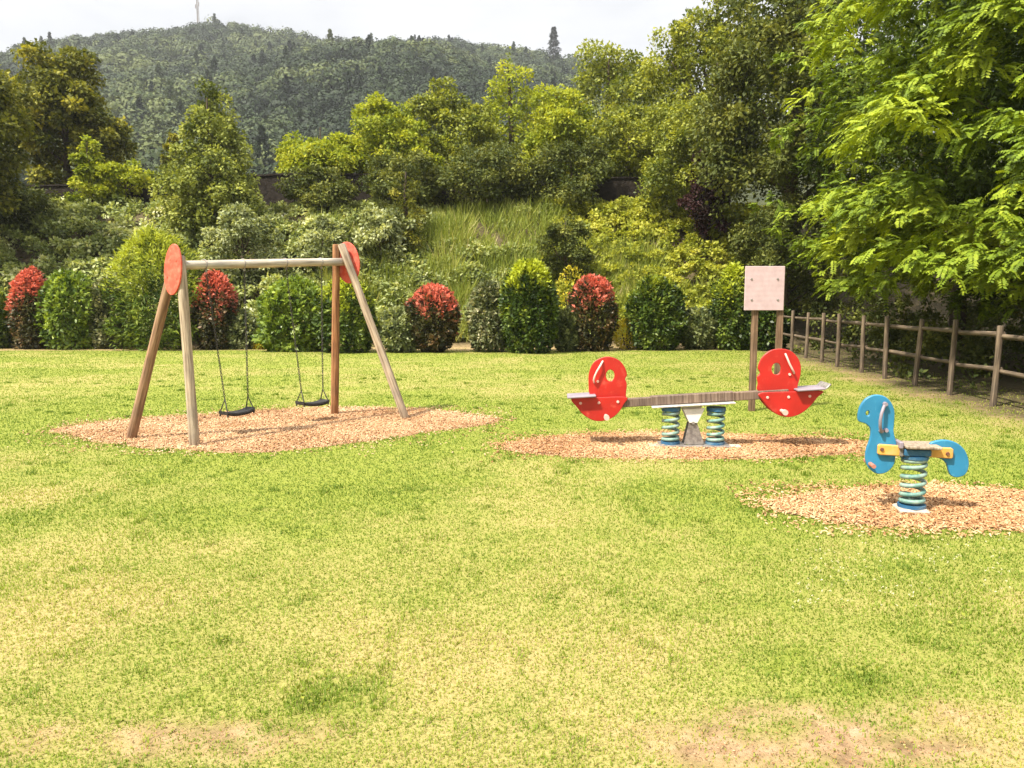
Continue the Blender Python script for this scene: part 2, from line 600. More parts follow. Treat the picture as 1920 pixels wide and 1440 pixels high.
M['leaf_straw'] = leaf_mat("tall_grass_blade", [(0, (.09, .13, .02)), (.5, (.26, .31, .05)), (.85, (.44, .43, .13)), (1, (.60, .52, .28))], trans=.38)

# ------------------------------------------------------------------ terrain
PL = lambda *uv: [ground(u, v) for u, v in uv]
BED_SWING = PL((92, 808), (150, 796), (250, 786), (400, 776), (520, 768), (620, 764), (800, 767), (905, 780), (945, 788), (900, 800),
               (820, 808), (700, 826), (600, 839), (480, 849), (380, 847), (250, 839), (150, 823))
BED_SEESAW = PL((930, 836), (1000, 823), (1100, 816), (1250, 812), (1400, 817), (1540, 821), (1625, 830), (1610, 850), (1450, 861), (1250, 862), (1060, 858), (965, 850))
BED_RIDER = PL((1432, 944), (1510, 929), (1640, 916), (1750, 913), (1900, 922), (2040, 935), (2080, 962), (1980, 985), (1850, 994), (1700, 990), (1560, 978), (1455, 960))
BEDS = (BED_SWING, BED_SEESAW, BED_RIDER)

def poly_sd(x, y, poly):
    """signed distance to a polygon, negative inside"""
    d = np.full(x.shape, 1e9)
    inside = np.zeros(x.shape, bool)
    m = len(poly)
    for i in range(m):
        ax, ay, bx, by = poly[i][0], poly[i][1], poly[(i + 1) % m][0], poly[(i + 1) % m][1]
        ex, ey = bx - ax, by - ay
        t = np.clip(((x - ax) * ex + (y - ay) * ey) / (ex * ex + ey * ey), 0, 1)
        d = np.minimum(d, np.hypot(x - ax - t * ex, y - ay - t * ey))
        c = ((ay > y) != (by > y)) & (x < ex * (y - ay) / (ey if abs(ey) > 1e-9 else 1e-9) + ax)
        inside ^= c
    return np.where(inside, -d, d)

def spot(x, y, u, v, ru, rv):
    c = ground(u, v)
    rx = ru / F_PX * c.y
    ry = abs(ground(u, v - rv).y - ground(u, v + rv).y) / 2
    wob = 1 + .7 * (vnoise(x, y, .30, 77) - .5)
    return 1 - sstep(.45, 1.0, np.hypot((x - c.x) / rx, (y - c.y) / ry) * wob)

def fence_x(y):
    return 7.05 + (np.asarray(y, float) - 11.26) * .0665

def cover(x, y):
    """how dry, bare and lush the lawn is at (x, y)"""
    x, y = np.asarray(x, float), np.asarray(y, float)
    dry = .20 + 1.5 * (vnoise(x, y, 1.5, 5, 4) - .5) + .9 * (vnoise(x, y, .30, 9, 4) - .5)
    dry += .40 * (1 - sstep(2.3, 5.5, y)) - .14 * sstep(4.5, 7, y) * (1 - sstep(8, 12, y))
    for s in ((110, 1180, 260, 130, .35), (600, 1200, 260, 90, .30), (1250, 1200, 300, 50, .22), (1150, 915, 300, 40, .22), (160, 900, 150, 60, .3), (1150, 870, 400, 25, .3),
              (1500, 905, 260, 40, .3), (850, 1400, 200, 60, .25), (1850, 1380, 220, 90, .45), (100, 1400, 220, 60, .35)):
        dry += s[4] * spot(x, y, *s[:4])
    bare = np.zeros(x.shape)
    for s in ((1540, 1400, 400, 75, 1.0), (1370, 1415, 150, 60, 1.0), (1480, 1350, 230, 40, .6), (400, 1385, 280, 50, .95), (560, 1370, 90, 40, .55), (1700, 1340, 200, 50, .5), (1080, 1240, 90, 18, .30), (280, 1300, 70, 25, .2),
              (60, 1390, 90, 35, .4)):
        bare = np.maximum(bare, s[4] * spot(x, y, *s[:4]))
    bare = np.clip(bare * (-.25 + 2.3 * vnoise(x, y, .13, 31, 4)), 0, 1)
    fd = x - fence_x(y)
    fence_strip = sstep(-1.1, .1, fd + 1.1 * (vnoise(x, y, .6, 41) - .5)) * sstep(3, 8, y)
    hedge_strip = sstep(22.75, 23.3, y + .5 * (vnoise(x, y, .7, 43) - .5))
    bare = np.maximum(bare, np.maximum(fence_strip * (.45 + .75 * vnoise(x, y, .25, 46, 3)), hedge_strip * .8))
    lush = np.zeros(x.shape)
    for s in ((610, 1295, 130, 50, 1.0), (1820, 1180, 190, 110, .4), (60, 970, 80, 32, .6), (425, 1207, 40, 14, .9), (285, 1390, 24, 14, 1.0), (690, 1265, 60, 30, .7),
              (1700, 1090, 200, 40, .25), (150, 940, 60, 25, .6), (1370, 1385, 40, 14, .5), (1010, 1360, 90, 22, .4), (1620, 1265, 90, 26, .5)):
        lush = np.maximum(lush, s[4] * spot(x, y, *s[:4]))
    lush = np.clip(lush * (.25 + 1.5 * vnoise(x, y, .16, 33, 3) ** 1.3), 0, 1)
    wild_and_shade = np.maximum(sstep(24.2, 25.2, y), sstep(-.95, .4, fd + 1.0 * (vnoise(x, y, .5, 44) - .5)))  # along the fence this also paints the acacia's shade into the soil
    return np.clip(dry - .3 * lush, 0, 1), np.clip(bare, 0, 1), lush, wild_and_shade

def terrain(x, y):
    x, y = np.asarray(x, float), np.asarray(y, float)
    b = sstep(24.6, 32.5, y)
    z = 5.0 * (.55 * b + .45 * np.clip((y - 24.6) / 7.9, 0, 1))
    z = z + b * .5 * (vnoise(x, y, 3.0, 3) - .5)
    near = 1 - sstep(22, 24, y)
    z = z + near * (.020 * (vnoise(x, y, 1.3, 21, 2) - .5) + .006 * (vnoise(x, y, .35, 22, 2) - .5))
    return z

def tz(x, y):
    return float(terrain(np.array([x]), np.array([y]))[0])

def grid_mesh(name, xs, ys, zf, attrs=None):
    X, Y = np.meshgrid(xs, ys)
    X, Y = X.ravel(), Y.ravel()
    nx, ny = len(xs), len(ys)
    i = np.arange(nx * ny).reshape(ny, nx)
    f = np.stack([i[:-1, :-1], i[:-1, 1:], i[1:, 1:], i[1:, :-1]], -1).reshape(-1, 4)
    return np_mesh(name, np.stack([X, Y, zf(X, Y)], -1), f, attrs(X, Y) if attrs else None, smooth=True)

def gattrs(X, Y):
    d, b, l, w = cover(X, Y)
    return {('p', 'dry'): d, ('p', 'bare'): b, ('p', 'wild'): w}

xs = np.concatenate([[-1500, -600, -250, -120, -70, -45, -30, -24], np.arange(-19, 19.01, .13), [24, 30, 45, 70, 120, 250, 600, 1500]])
ys = np.concatenate([[-300, -60, -20, -8, -3, -1, 0, .8], np.arange(1.4, 25.6, .13), np.arange(26, 36, .6), [40, 50, 65, 85, 110, 150, 220, 350, 600, 1000, 1800]])
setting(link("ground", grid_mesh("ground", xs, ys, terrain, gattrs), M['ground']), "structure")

# ------------------------------------------------------------------ foliage
def unit(v):
    return v / np.maximum(np.linalg.norm(v, axis=-1, keepdims=True), 1e-9)

def leaf_arrays(pos, axis, nrm, ln, wd, fold=.18):
    axis = unit(axis)
    side = unit(np.cross(axis, nrm))
    up = np.cross(side, axis)
    ln, wd = ln[:, None], wd[:, None]
    mid = pos + axis * ln * .45
    lift = up * wd * fold
    v = np.stack([pos, mid + side * wd * .5 + lift, pos + axis * ln, mid - side * wd * .5 + lift], 1)
    return v.reshape(-1, 3)

def leaf_mesh(name, pos, axis, nrm, ln, wd, var, tip=None, fold=.18):
    v = leaf_arrays(pos, axis, nrm, ln, wd, fold)
    f = np.arange(len(pos) * 4).reshape(-1, 4)
    a = {'var': var}
    if tip is not None:
        a['tip'] = tip
    return np_mesh(name, v, f, a)

def rand_dir(rng, n):
    return unit(rng.normal(size=(n, 3)))

def lobed_leaves(rng, lobes, n_sub, n_leaf, sub_r, leaf, up_bias=.25, droop=.2, squash=.8, inner=.18, vspread=.5, fill=1.0):
    """leaf positions on many small clumps spread over ellipsoid lobes -> pos, axis, nrm, len, wid, var"""
    lobes = np.asarray(lobes, float)
    area = (lobes[:, 3] * lobes[:, 4] + lobes[:, 4] * lobes[:, 5] + lobes[:, 3] * lobes[:, 5])
    which = rng.choice(len(lobes), n_sub, p=area / area.sum())
    d = rand_dir(rng, n_sub)
    d[:, 2] = d[:, 2] * .9 + up_bias * rng.random(n_sub)
    d = unit(d)
    rad = lobes[which, 3:6]
    k = rng.uniform(.72, 1.0, n_sub)[:, None]
    sc = lobes[which, :3] + d * rad * k
    # drop clumps buried deep in another lobe
    keep = np.ones(n_sub, bool)
    for lb in lobes:
        q = np.linalg.norm((sc - lb[:3]) / lb[3:6], axis=1)
        keep &= ~(q < .62)
    sc, d = sc[keep], d[keep]
    m = len(sc)
    sr = rng.uniform(sub_r[0], sub_r[1], m)
    per = max(4, n_leaf // max(1, m))
    idx = np.repeat(np.arange(m), per)
    n = len(idx)
    dd = rand_dir(rng, n)
    out = d[idx]
    dd = unit(dd + out * .35 + np.array([0, 0, .25]))
    rr = rng.random(n) ** .45
    pos = sc[idx] + dd * (sr[idx] * rr)[:, None] * np.array([1, 1, squash])
    nin = int(n * inner)
    if nin:
        wi = rng.choice(len(lobes), nin, p=area / area.sum())
        pi = lobes[wi, :3] + rand_dir(rng, nin) * lobes[wi, 3:6] * (rng.uniform(.25, .85, nin)[:, None])
        pos = np.concatenate([pos, pi])
        dd = np.concatenate([dd, rand_dir(rng, nin)])
    axis = unit(dd * .8 + rand_dir(rng, len(pos)) * .8 - np.array([0, 0, droop]))
    nrm = unit(np.array([0, 0, .7]) + dd * .7 + rand_dir(rng, len(pos)) * .6)
    ln = rng.uniform(.7, 1.25, len(pos)) * leaf[0]
    wd = ln * leaf[1] * rng.uniform(.8, 1.2, len(pos))
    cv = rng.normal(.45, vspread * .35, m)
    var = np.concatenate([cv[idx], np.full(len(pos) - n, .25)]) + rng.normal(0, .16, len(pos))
    return pos, axis, nrm, ln, wd, np.clip(var, 0, 1)

def trunk_mesh(rng, h, r, limbs, lean=(0, 0)):
    mb = MB()
    pts = [(0, 0, -.15)] + [(lean[0] * t + .05 * rng.normal() * h * .15, lean[1] * t + .05 * rng.normal() * h * .15, h * t) for t in (.15, .35, .55, .75, 1.0)]
    mb.tube(pts, [r * 1.35, r * 1.05, r * .9, r * .72, r * .5, r * .22], 9)
    for (lx, ly, lz) in limbs:
        t = min(.85, max(.2, (lz / h) * .62))
        a = Vector((lean[0] * t, lean[1] * t, h * t))
        e = Vector((lx, ly, lz))
        mid = a.lerp(e, .5) + Vector((0, 0, -.12 * (e - a).length * .5))
        mb.tube([a, mid, e], [r * .45, r * .28, r * .08], 6)
    return mb

def tree(name, u0, u1, vtop, Y, mat, label, cat="tree", seed=1, leaf=(.15, .6), n_leaf=9000, n_sub=110, sub_r=None, shape='round', low=None, group=None, inner=.18, vtrunk=True, vspread=.5, up=.25, gap=0.0, bark=None, extra=()):
    """a tree whose crown spans u0..u1 at distance Y with its top at vtop; low = crown bottom height above its base"""
    rng = np.random.default_rng(seed)
    cx = at((u0 + u1) / 2, 500, Y).x
    base = Vector((cx, Y, tz(cx, Y)))
    wd_ = (u1 - u0) / F_PX * Y
    h = at((u0 + u1) / 2, vtop, Y).z - base.z
    low = .12 * h if low is None else low
    rx = wd_ / 2
    ch = h - low
    rx *= 1.08
    n_leaf, n_sub = int(n_leaf * 1.35), int(n_sub * 1.25)
    lobes = []
    if shape == 'round':
        lobes.append((0, 0, low + ch * .5, rx * .78, rx * .72, ch * .46))
        for i in range(7):
            a = 2 * math.pi * i / 7 + rng.uniform(-.3, .3)
            k = rng.uniform(.34, .50)
            zz = low + ch * rng.uniform(.28, .80)
            w = math.sin(math.pi * min(.95, max(.1, (zz - low) / ch))) ** .6
            lobes.append((math.cos(a) * rx * .62 * w, math.sin(a) * rx * .6 * w, zz, rx * k, rx * k, ch * k * .5))
        lobes.append((rng.uniform(-.2, .2) * rx, 0, h - ch * .16, rx * .36, rx * .36, ch * .16))
    elif shape == 'cone':
        for i in range(7):
            t = i / 6
            w = (1 - t) ** .75 * .98 + .10
            lobes.append((rng.uniform(-.12, .12) * rx, rng.uniform(-.12, .12) * rx, low + ch * (.12 + .80 * t), rx * w, rx * w, ch * .15))
    elif shape == 'spray':
        lobes.append((0, 0, low + ch * .38, rx * .6, rx * .6, ch * .34))
        for i in range(9):
            a = rng.uniform(0, 6.28)
            q = rng.uniform(.1, .85)
            lobes.append((math.cos(a) * rx * q, math.sin(a) * rx * q, low + ch * rng.uniform(.3, .93 - .3 * q), rx * .25, rx * .25, ch * .15))
    for e in extra:
        lobes.append(e)
    if sub_r is None:
        sub_r = (rx * .14, rx * .26)
    pos, axis, nrm, ln, wd, var = lobed_leaves(rng, lobes, n_sub, n_leaf, sub_r, leaf, up_bias=up, inner=inner, vspread=vspread)
    keep = pos[:, 2] > low * .6
    root = thing(name, base, label, cat, group)
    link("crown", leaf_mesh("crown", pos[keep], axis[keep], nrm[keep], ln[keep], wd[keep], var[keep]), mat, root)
    if vtrunk:
        limbs = [l[:3] for l in lobes[1:8]]
        trunk_mesh(rng, h * .92, max(.05, .022 * h), limbs).build("trunk", bark or M['bark'], root)
    return root

def shrub(name, u0, u1, vtop, vbase, mat, label, seed=1, shape='oval', leaf=(.125, .55), n=5600, tip=None, Y=None, group="shrubs planted along the far edge of the lawn", cat="shrub", rough=.09, tipn=.28, dvar=0.0):
    rng = np.random.default_rng(seed)
    if Y is None:
        b = ground((u0 + u1) / 2, vbase)
        Y = b.y + .55
    cx = at((u0 + u1) / 2, 600, Y).x
    base = Vector((cx, Y, tz(cx, Y)))
    rx = (u1 - u0) / F_PX * Y / 2 * .94
    h = at((u0 + u1) / 2, vtop, Y).z - base.z
    d = rand_dir(rng, n)
    th = np.arctan2(d[:, 1], d[:, 0])
    t = rng.random(n) ** .85                                   # height along the shrub
    if shape == 'oval':
        prof = np.sqrt(np.clip(1 - (2 * np.clip(t, 0.0, 1) - .92) ** 2 / 1.17, 0, 1)) ** .8
    elif shape == 'cone':
        prof = np.clip(1.02 - t, 0, 1) ** .55 * np.clip(.72 + 1.2 * t, 0, 1)
    elif shape == 'ball':
        prof = np.sqrt(np.clip(1 - (2 * t - 1) ** 2, 0, 1)) * .92 + .08
    else:                                                      # loose
        prof = np.sqrt(np.clip(1 - (1.75 * t - .75) ** 2, 0, 1))
    lump = 1 + rough * 5 * (vnoise(th * 3.0 + 9, t * 5, .9, seed, 2) - .5)
    sh = np.where(rng.random(n) < .72, rng.uniform(.86, 1.03, n), rng.uniform(.3, .9, n))
    rr = rx * prof * lump * sh
    top_fill = rng.random(n) < .18                              # close the top
    rr = np.where(top_fill & (t > .75), rr * np.sqrt(rng.random(n)), rr)
    zz = h * (t + rough * .7 * (vnoise(th * 2, t * 3 + 4, .7, seed + 5, 2) - .5) * t)
    pos = np.stack([np.cos(th) * rr, np.sin(th) * rr * .85, np.maximum(.02, zz)], -1)
    out = unit(np.stack([np.cos(th), np.sin(th), (t - .35) * 1.6], -1))
    axis = unit(out * .7 + rand_dir(rng, n) * .7 + np.array([0, 0, .25 if shape != 'loose' else .1]))
    nrm = unit(out * .8 + np.array([0, 0, .5]) + rand_dir(rng, n) * .5)
    ln = leaf[0] * rng.uniform(.7, 1.3, n)
    clump = vnoise(th * 4 + 3, t * 7, .8, seed + 2, 2)
    var = np.clip(.45 + 1.3 * (clump - .5) + rng.normal(0, .16, n) + dvar, 0, 1)
    tp = np.zeros(n)
    if tip is not None:
        tp = np.clip((t - tip + .5 * (clump - .5) + .55 * (vnoise(th * 2.2 + 20, t * 3, .9, seed + 9, 2) - .5) + rng.normal(0, .10, n)) / tipn, 0, 1) * (sh > .6)
    root = thing(name, base, label, cat, group)
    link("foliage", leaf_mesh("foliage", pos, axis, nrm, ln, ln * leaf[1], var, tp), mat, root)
    mb = MB()
    for k in range(4):
        a = k * 1.57 + rng.uniform(-.4, .4)
        mb.tube([(.05 * math.cos(a), .05 * math.sin(a), -.1), (.22 * rx * math.cos(a), .22 * rx * math.sin(a), h * .35), (.42 * rx * math.cos(a), .42 * rx * math.sin(a), h * .62)], [.03, .022, .008], 6)
    mb.build("stem", M['bark'], root)
    return root

# ------------------------------------------------------------------ the far hill and its wood
RIDGE_U = [-500, -260, -100, 0, 60, 120, 200, 300, 340, 370, 410, 450, 520, 600, 700, 800, 860, 900, 960, 1010, 1060, 1150, 1300, 1600, 2200]
RIDGE_V = [330, 245, 170, 126, 113, 88, 66, 57, 56, 50, 41, 45, 58, 72, 76, 73, 72, 84, 95, 99, 108, 125, 150, 210, 300]
RY = 430.0
RX = np.array([(u - 960) / F_PX * RY / 1.02 for u in RIDGE_U])
RZ = np.array([at(960, v, RY).z - 7.0 for v in RIDGE_V])

def hill_z(x, y):
    x, y = np.asarray(x, float), np.asarray(y, float)
    t = np.clip((y - 95) / (RY - 95), 0, 1.35)
    zr = np.interp(x, RX, RZ)
    up = np.where(t <= 1, t ** 1.12, 1 - .9 * (t - 1))
    z = 4.0 + (zr - 4.0) * up
    z = z + np.minimum(1, t * 1.6) * np.clip((1.0 - t) * 3, 0, 1) * 11 * (vnoise(x, y, 75, 61, 3) - .5)
    # a nearer spur dropping to the left
    s = np.exp(-((y - 265) / 60) ** 2) * np.interp(x, [-140, -95, -60, -30, 0, 40, 90, 200], [0, 4, 10, 11, 5, 0, 0, 0])
    return z + s

hx, hy = np.linspace(-420, 420, 150), np.linspace(90, 545, 110)
def hill_m():
    m, n, out = new_mat("hill_ground")
    r = ramp(n, [(.3, (.02, .026, .01)), (.7, (.055, .06, .022))])
    n.links.new(noise(n, .2, 5), r.inputs['Fac'])
    n.links.new(bsdf(n, r.outputs['Color'], .95, .1), out.inputs['Surface'])
    return m
setting(link("hill", grid_mesh("hill", hx, hy, hill_z), hill_m()), "structure")

def hill_wood():
    rng = np.random.default_rng(8)
    n = 30000
    y = np.sqrt(rng.uniform(140 ** 2, 446 ** 2, n))
    x = rng.uniform(-.78, .22, n) * y
    z = hill_z(x, y)
    u = 960 + F_PX * x / y
    el = (z + 4 - 1.6) / y
    ok = (el > .12) & (rng.random(n) < .25)
    x, y, z = x[ok], y[ok], z[ok]
    n = len(x)
    protos, q = [], 230
    for k in range(6):
        d = rand_dir(rng, q)
        d[:, 2] = np.abs(d[:, 2]) * 1.1 - .25
        lump = 1 + .5 * (vnoise(d[:, 0] * 2 + 7 * k, d[:, 1] * 2 + d[:, 2], .8, k, 2) - .5)
        p = unit(d) * lump[:, None] * rng.uniform(.75, 1.02, q)[:, None]
        if k == 5:                                               # a conifer
            t = rng.random(q)
            a = rng.uniform(0, 6.28, q)
            p = np.stack([np.cos(a) * (1 - t) * .62, np.sin(a) * (1 - t) * .62, -.8 + t * 2.4], -1)
        ax = unit(np.cross(unit(d), rand_dir(rng, q)))
        nr = unit(unit(d) + rand_dir(rng, q) * .45)
        protos.append(leaf_arrays(p - ax * .2, ax, nr, rng.uniform(.15, .28, q), rng.uniform(.14, .24, q)))
    V, A = [], []
    big = vnoise(x, y, 30, 71, 3)
    pick = np.where(rng.random(n) < .05, 5, rng.integers(0, 5, n))
    for k in range(6):
        s = np.where(pick == k)[0]
        if not len(s):
            continue
        r_ = rng.uniform(2.1, 4.6, len(s)) * (.8 + .5 * big[s])
        ang = rng.uniform(0, 6.28, len(s))
        c, si = np.cos(ang), np.sin(ang)
        P = protos[k]
        vx = (P[None, :, 0] * c[:, None] - P[None, :, 1] * si[:, None]) * r_[:, None] + x[s][:, None]
        vy = (P[None, :, 0] * si[:, None] + P[None, :, 1] * c[:, None]) * r_[:, None] + y[s][:, None]
        vz = P[None, :, 2] * (r_ * rng.uniform(.85, 1.2, len(s)))[:, None] + (z[s] + r_ * .9)[:, None]
        V.append(np.stack([vx, vy, vz], -1).reshape(-1, 3))
        base = np.clip(.42 + .85 * (big[s] - .5) * 2 + rng.normal(0, .24, len(s)) - (.2 if k == 5 else 0), 0, 1)
        A.append(np.clip(np.repeat(base, q) + rng.normal(0, .10, len(s) * q), 0, 1))
    V = np.concatenate(V)
    o = link("far_wood", np_mesh("far_wood", V, np.arange(len(V)).reshape(-1, 4), {'var': np.concatenate(A)}), M['leaf_hill'])
    setting(o, "stuff", "dense mixed wood covering the hill in the distance")
hill_wood()

def fir():
    rng = np.random.default_rng(4)
    p = at(1038, 112, 405)
    base = Vector((p.x, 405, float(hill_z(np.array([p.x]), np.array([405.]))[0])))
    top = at(1038, 50, 405).z
    h = top - base.z
    root = thing("fir_tree", base, "dark pointed fir standing taller than the wood on the right end of the hill ridge", "tree")
    n = 2600
    t = rng.random(n) ** .8
    a = rng.uniform(0, 6.28, n)
    r = (1 - t) * 6.6 * (.70 + .30 * np.sin(t * 40)) + .25
    q = np.sqrt(rng.random(n))
    pos = np.stack([np.cos(a) * r * q, np.sin(a) * r * q, h * (.1 + .9 * t) - r * q * .25], -1)
    ax = unit(np.stack([np.cos(a), np.sin(a), np.full(n, -.25)], -1) + rand_dir(rng, n) * .35)
    link("crown", leaf_mesh("crown", pos, ax, np.tile([0, 0, 1.], (n, 1)) + rand_dir(rng, n) * .5, rng.uniform(.7, 1.5, n), rng.uniform(.35, .6, n), rng.uniform(0, .4, n)), M['leaf_hill'], root)
    mb = MB()
    mb.tube([(0, 0, -1), (0, 0, h * .97)], [.35, .06], 7)
    mb.build("trunk", M['bark'], root)
fir()

def mast():
    p = at(372, 54, 424)
    zb = float(hill_z(np.array([p.x]), np.array([424.]))[0])
    top = at(372, -40, 424).z
    root = thing("radio_mast", (p.x, 424, zb), "thin lattice radio mast rising above the wooded hill top", "mast")
    H = top - zb
    w = .55
    cs = [(w, 0), (-w * .5, w * .87), (-w * .5, -w * .87)]
    for c in cs:
        mb = MB()
        mb.tube([(c[0], c[1], -1), (c[0] * .8, c[1] * .8, H)], .17, 6)
        mb.build("leg", M['steel_dark'], root)
    mb = MB()
    for i in range(int(H / 1.1)):
        a, b = cs[i % 3], cs[(i + 1) % 3]
        mb.tube([(a[0], a[1], i * 1.1), (b[0], b[1], i * 1.1 + 1.1)], .05, 4)
    mb.build("bracing", M['steel_dark'], root)
    mb = MB()
    zz = at(372, 12, 424).z - zb
    mb.tube([(.9, -.5, zz), (.9, -.5, zz + 1.9)], .28, 8)
    mb.build("antenna", M['steel_dark'], root)
    mb = MB()
    mb.tube([(-.8, -.5, zz - 1.2), (-.8, -.5, zz + .8)], .25, 8)
    mb.build("antenna", M['steel_dark'], root)
mast()

# ------------------------------------------------------------------ dark wall along the top of the bank
def dark_wall():
    m, n, out = new_mat("dark_wall")
    w = noise(n, 5, 6, .65)
    r = ramp(n, [(.3, (.012, .010, .009)), (.6, (.035, .028, .022)), (.8, (.07, .06, .04))])
    n.links.new(w, r.inputs['Fac'])
    n.links.new(bsdf(n, r.outputs['Color'], .95, .1, 0, w, .6, .05), out.inputs['Surface'])
    Y = 33.9
    us = [(-160, 352), (0, 349), (150, 346), (340, 336), (560, 325), (760, 328), (1000, 331), (1240, 333)]
    pts = [at(u, v, Y) for u, v in us]
    root = thing("boundary_wall", (pts[0].x, Y, tz(pts[0].x, Y)), "long dark wall along the top of the overgrown bank behind the saplings", "wall")
    rng = np.random.default_rng(6)
    mb, cap = MB(), MB()
    o = Vector(root.location)
    for a, b in zip(pts[:-1], pts[1:]):
        k = 8
        for i in range(k):
            p, q = a.lerp(b, i / k), a.lerp(b, (i + 1) / k)
            zb = min(tz(p.x, Y), tz(q.x, Y)) - .4
            d1, d2 = .03 * rng.normal(), .03 * rng.normal()
            vs = []
            for yy in (-.18, .18):
                vs += [(p.x - o.x, yy, zb - o.z), (q.x - o.x, yy, zb - o.z), (q.x - o.x, yy, q.z - o.z - .07), (p.x - o.x, yy, p.z - o.z - .07)]
            mb.add(vs, [(0, 1, 2, 3), (5, 4, 7, 6), (4, 0, 3, 7), (1, 5, 6, 2), (3, 2, 6, 7)])
            vs = []
            for yy in (-.23, .23):
                vs += [(p.x - o.x, yy, p.z - o.z - .07), (q.x - o.x, yy, q.z - o.z - .07), (q.x - o.x, yy, q.z - o.z + d1 * .3), (p.x - o.x, yy, p.z - o.z + d2 * .3)]
            cap.add(vs, [(0, 1, 2, 3), (5, 4, 7, 6), (4, 0, 3, 7), (1, 5, 6, 2), (3, 2, 6, 7), (0, 4, 5, 1)])
    mb.build("wall_face", m, root)
    cap.build("coping", m, root)
dark_wall()

# ------------------------------------------------------------------ trees on and behind the bank
G = "trees along the top of the bank"
tree("maple_tree", -200, 56, 118, 27.5, M['leaf_olive'], "olive and yellow broadleaf tree cut by the left edge of the photo", seed=11, n_leaf=15000, n_sub=150, leaf=(.17, .7), low=2.2, group=G)
tree("maple_tree", 45, 232, 92, 36, M['leaf_olive'], "dark olive tree with golden tips, second tree from the left", seed=12, n_leaf=15000, n_sub=130, leaf=(.19, .7), low=.6, group=G)
tree("sapling", 138, 218, 252, 32.6, M['leaf_bright'], "small bright lime green sapling in front of the dark olive tree", seed=13, n_leaf=2600, n_sub=36, leaf=(.15, .7), low=.5, shape='cone', group=G)
tree("sapling", 196, 292, 303, 33.0, M['leaf_bright'], "low lime green bush peeking over the dark wall on the left", seed=14, n_leaf=1800, n_sub=26, leaf=(.15, .7), low=.5, group=G)
tree("poplar_tree", 322, 482, 160, 30.2, M['leaf_poplar'], "cone shaped light green young poplar standing alone before the hill", seed=15, n_leaf=15000, n_sub=190, leaf=(.13, .75), low=.1, shape='cone', group=G, sub_r=(.22, .46), vspread=.6)
tree("sapling", 300, 362, 238, 34.8, M['leaf_olive'], "thin brownish sapling just left of the cone shaped poplar", seed=16, n_leaf=1700, n_sub=26, leaf=(.15, .6), low=.5, shape='cone', group=G)
tree("broadleaf_tree", 520, 694, 222, 35.0, M['leaf_bright'], "yellow green tree midway between the poplar and the tall tree mass", seed=17, n_leaf=11000, n_sub=120, leaf=(.16, .65), low=.5, shape='spray', group=G)
tree("broadleaf_tree", 664, 822, 200, 36.0, M['leaf_bright'], "bright green rounded tree above the slender brownish sapling", seed=18, n_leaf=11000, n_sub=120, leaf=(.16, .65), low=.4, group=G)
tree("broadleaf_tree", 772, 930, 150, 38.5, M['leaf_mid'], "mid green tree standing above the tall grass on the bank", seed=19, n_leaf=11000, n_sub=120, leaf=(.17, .65), low=.4, group=G)
tree("broadleaf_tree", 868, 1046, 100, 41.0, M['leaf_bright'], "taller yellow green tree with a peaked top just below the far fir", seed=20, n_leaf=12000, n_sub=130, leaf=(.18, .65), low=.4, shape='cone', group=G)
tree("broadleaf_tree", 962, 1122, 158, 34.6, M['leaf_bright'], "light green tree with upright pale shoots behind the ivy slope", seed=21, n_leaf=12000, n_sub=130, leaf=(.15, .6), low=.3, shape='spray', group=G)
tree("broadleaf_tree", 1010, 1262, 84, 42.0, M['leaf_mid'], "wide mid green tree reaching the sky left of the tall loose tree", seed=22, n_leaf=16000, n_sub=150, leaf=(.19, .65), low=.4, group=G)
tree("broadleaf_tree", 1088, 1262, 205, 35.4, M['leaf_mid'], "shorter green tree in front of the wide tree, left of the purple bush", seed=23, n_leaf=10000, n_sub=110, leaf=(.16, .65), low=.3, group=G)
tree("tall_tree", 1185, 1480, -70, 35.0, M['leaf_mid'], "tall loose tree with sky showing through its upper crown", seed=24, n_leaf=17000, n_sub=230, leaf=(.17, .6), low=1.5, shape='spray', group=G, sub_r=(.3, .62), inner=.05, vspread=.6)
tree("broadleaf_tree", 1212, 1412, 182, 31.0, M['leaf_mid'], "rounded green tree on the bank in front of the tall loose tree", seed=25, n_leaf=15000, n_sub=150, leaf=(.14, .6), low=.4, group=G)
tree("purple_bush", 1278, 1362, 268, 29.4, M['leaf_purple'], "dark purple leaved bush half hidden at the foot of the rounded tree", "bush", seed=26, n_leaf=3000, n_sub=40, leaf=(.13, .6), low=.2)
tree("dark_tree", 1325, 1640, -190, 27.6, M['leaf_dark'], "large dark green tree behind the notice board and beside the bright acacia", seed=27, n_leaf=32000, n_sub=330, leaf=(.16, .6), low=.5, group=G, sub_r=(.4, .8))
tree("dark_bush", 1385, 1570, 372, 25.6, M['leaf_dark'], "dark leafy bush right behind the notice board", "bush", seed=28, n_leaf=11000, n_sub=120, leaf=(.11, .6), low=.05)
GU = "dark bushes in front of the wall on the bank"
tree("dark_bush", 690, 838, 296, 32.4, M['leaf_dark'], "dark bush on the bank top below the bright rounded tree", "bush", seed=31, n_leaf=6000, n_sub=70, leaf=(.14, .6), low=.05, group=GU)
tree("dark_bush", 826, 1002, 276, 32.6, M['leaf_dark'], "dark bush on the bank top above the tall grass", "bush", seed=32, n_leaf=7000, n_sub=80, leaf=(.14, .6), low=.05, group=GU)
tree("dark_bush", 986, 1152, 268, 32.7, M['leaf_dark'], "dark bush on the bank top left of the bare dark wall piece", "bush", seed=33, n_leaf=7000, n_sub=80, leaf=(.14, .6), low=.05, group=GU)
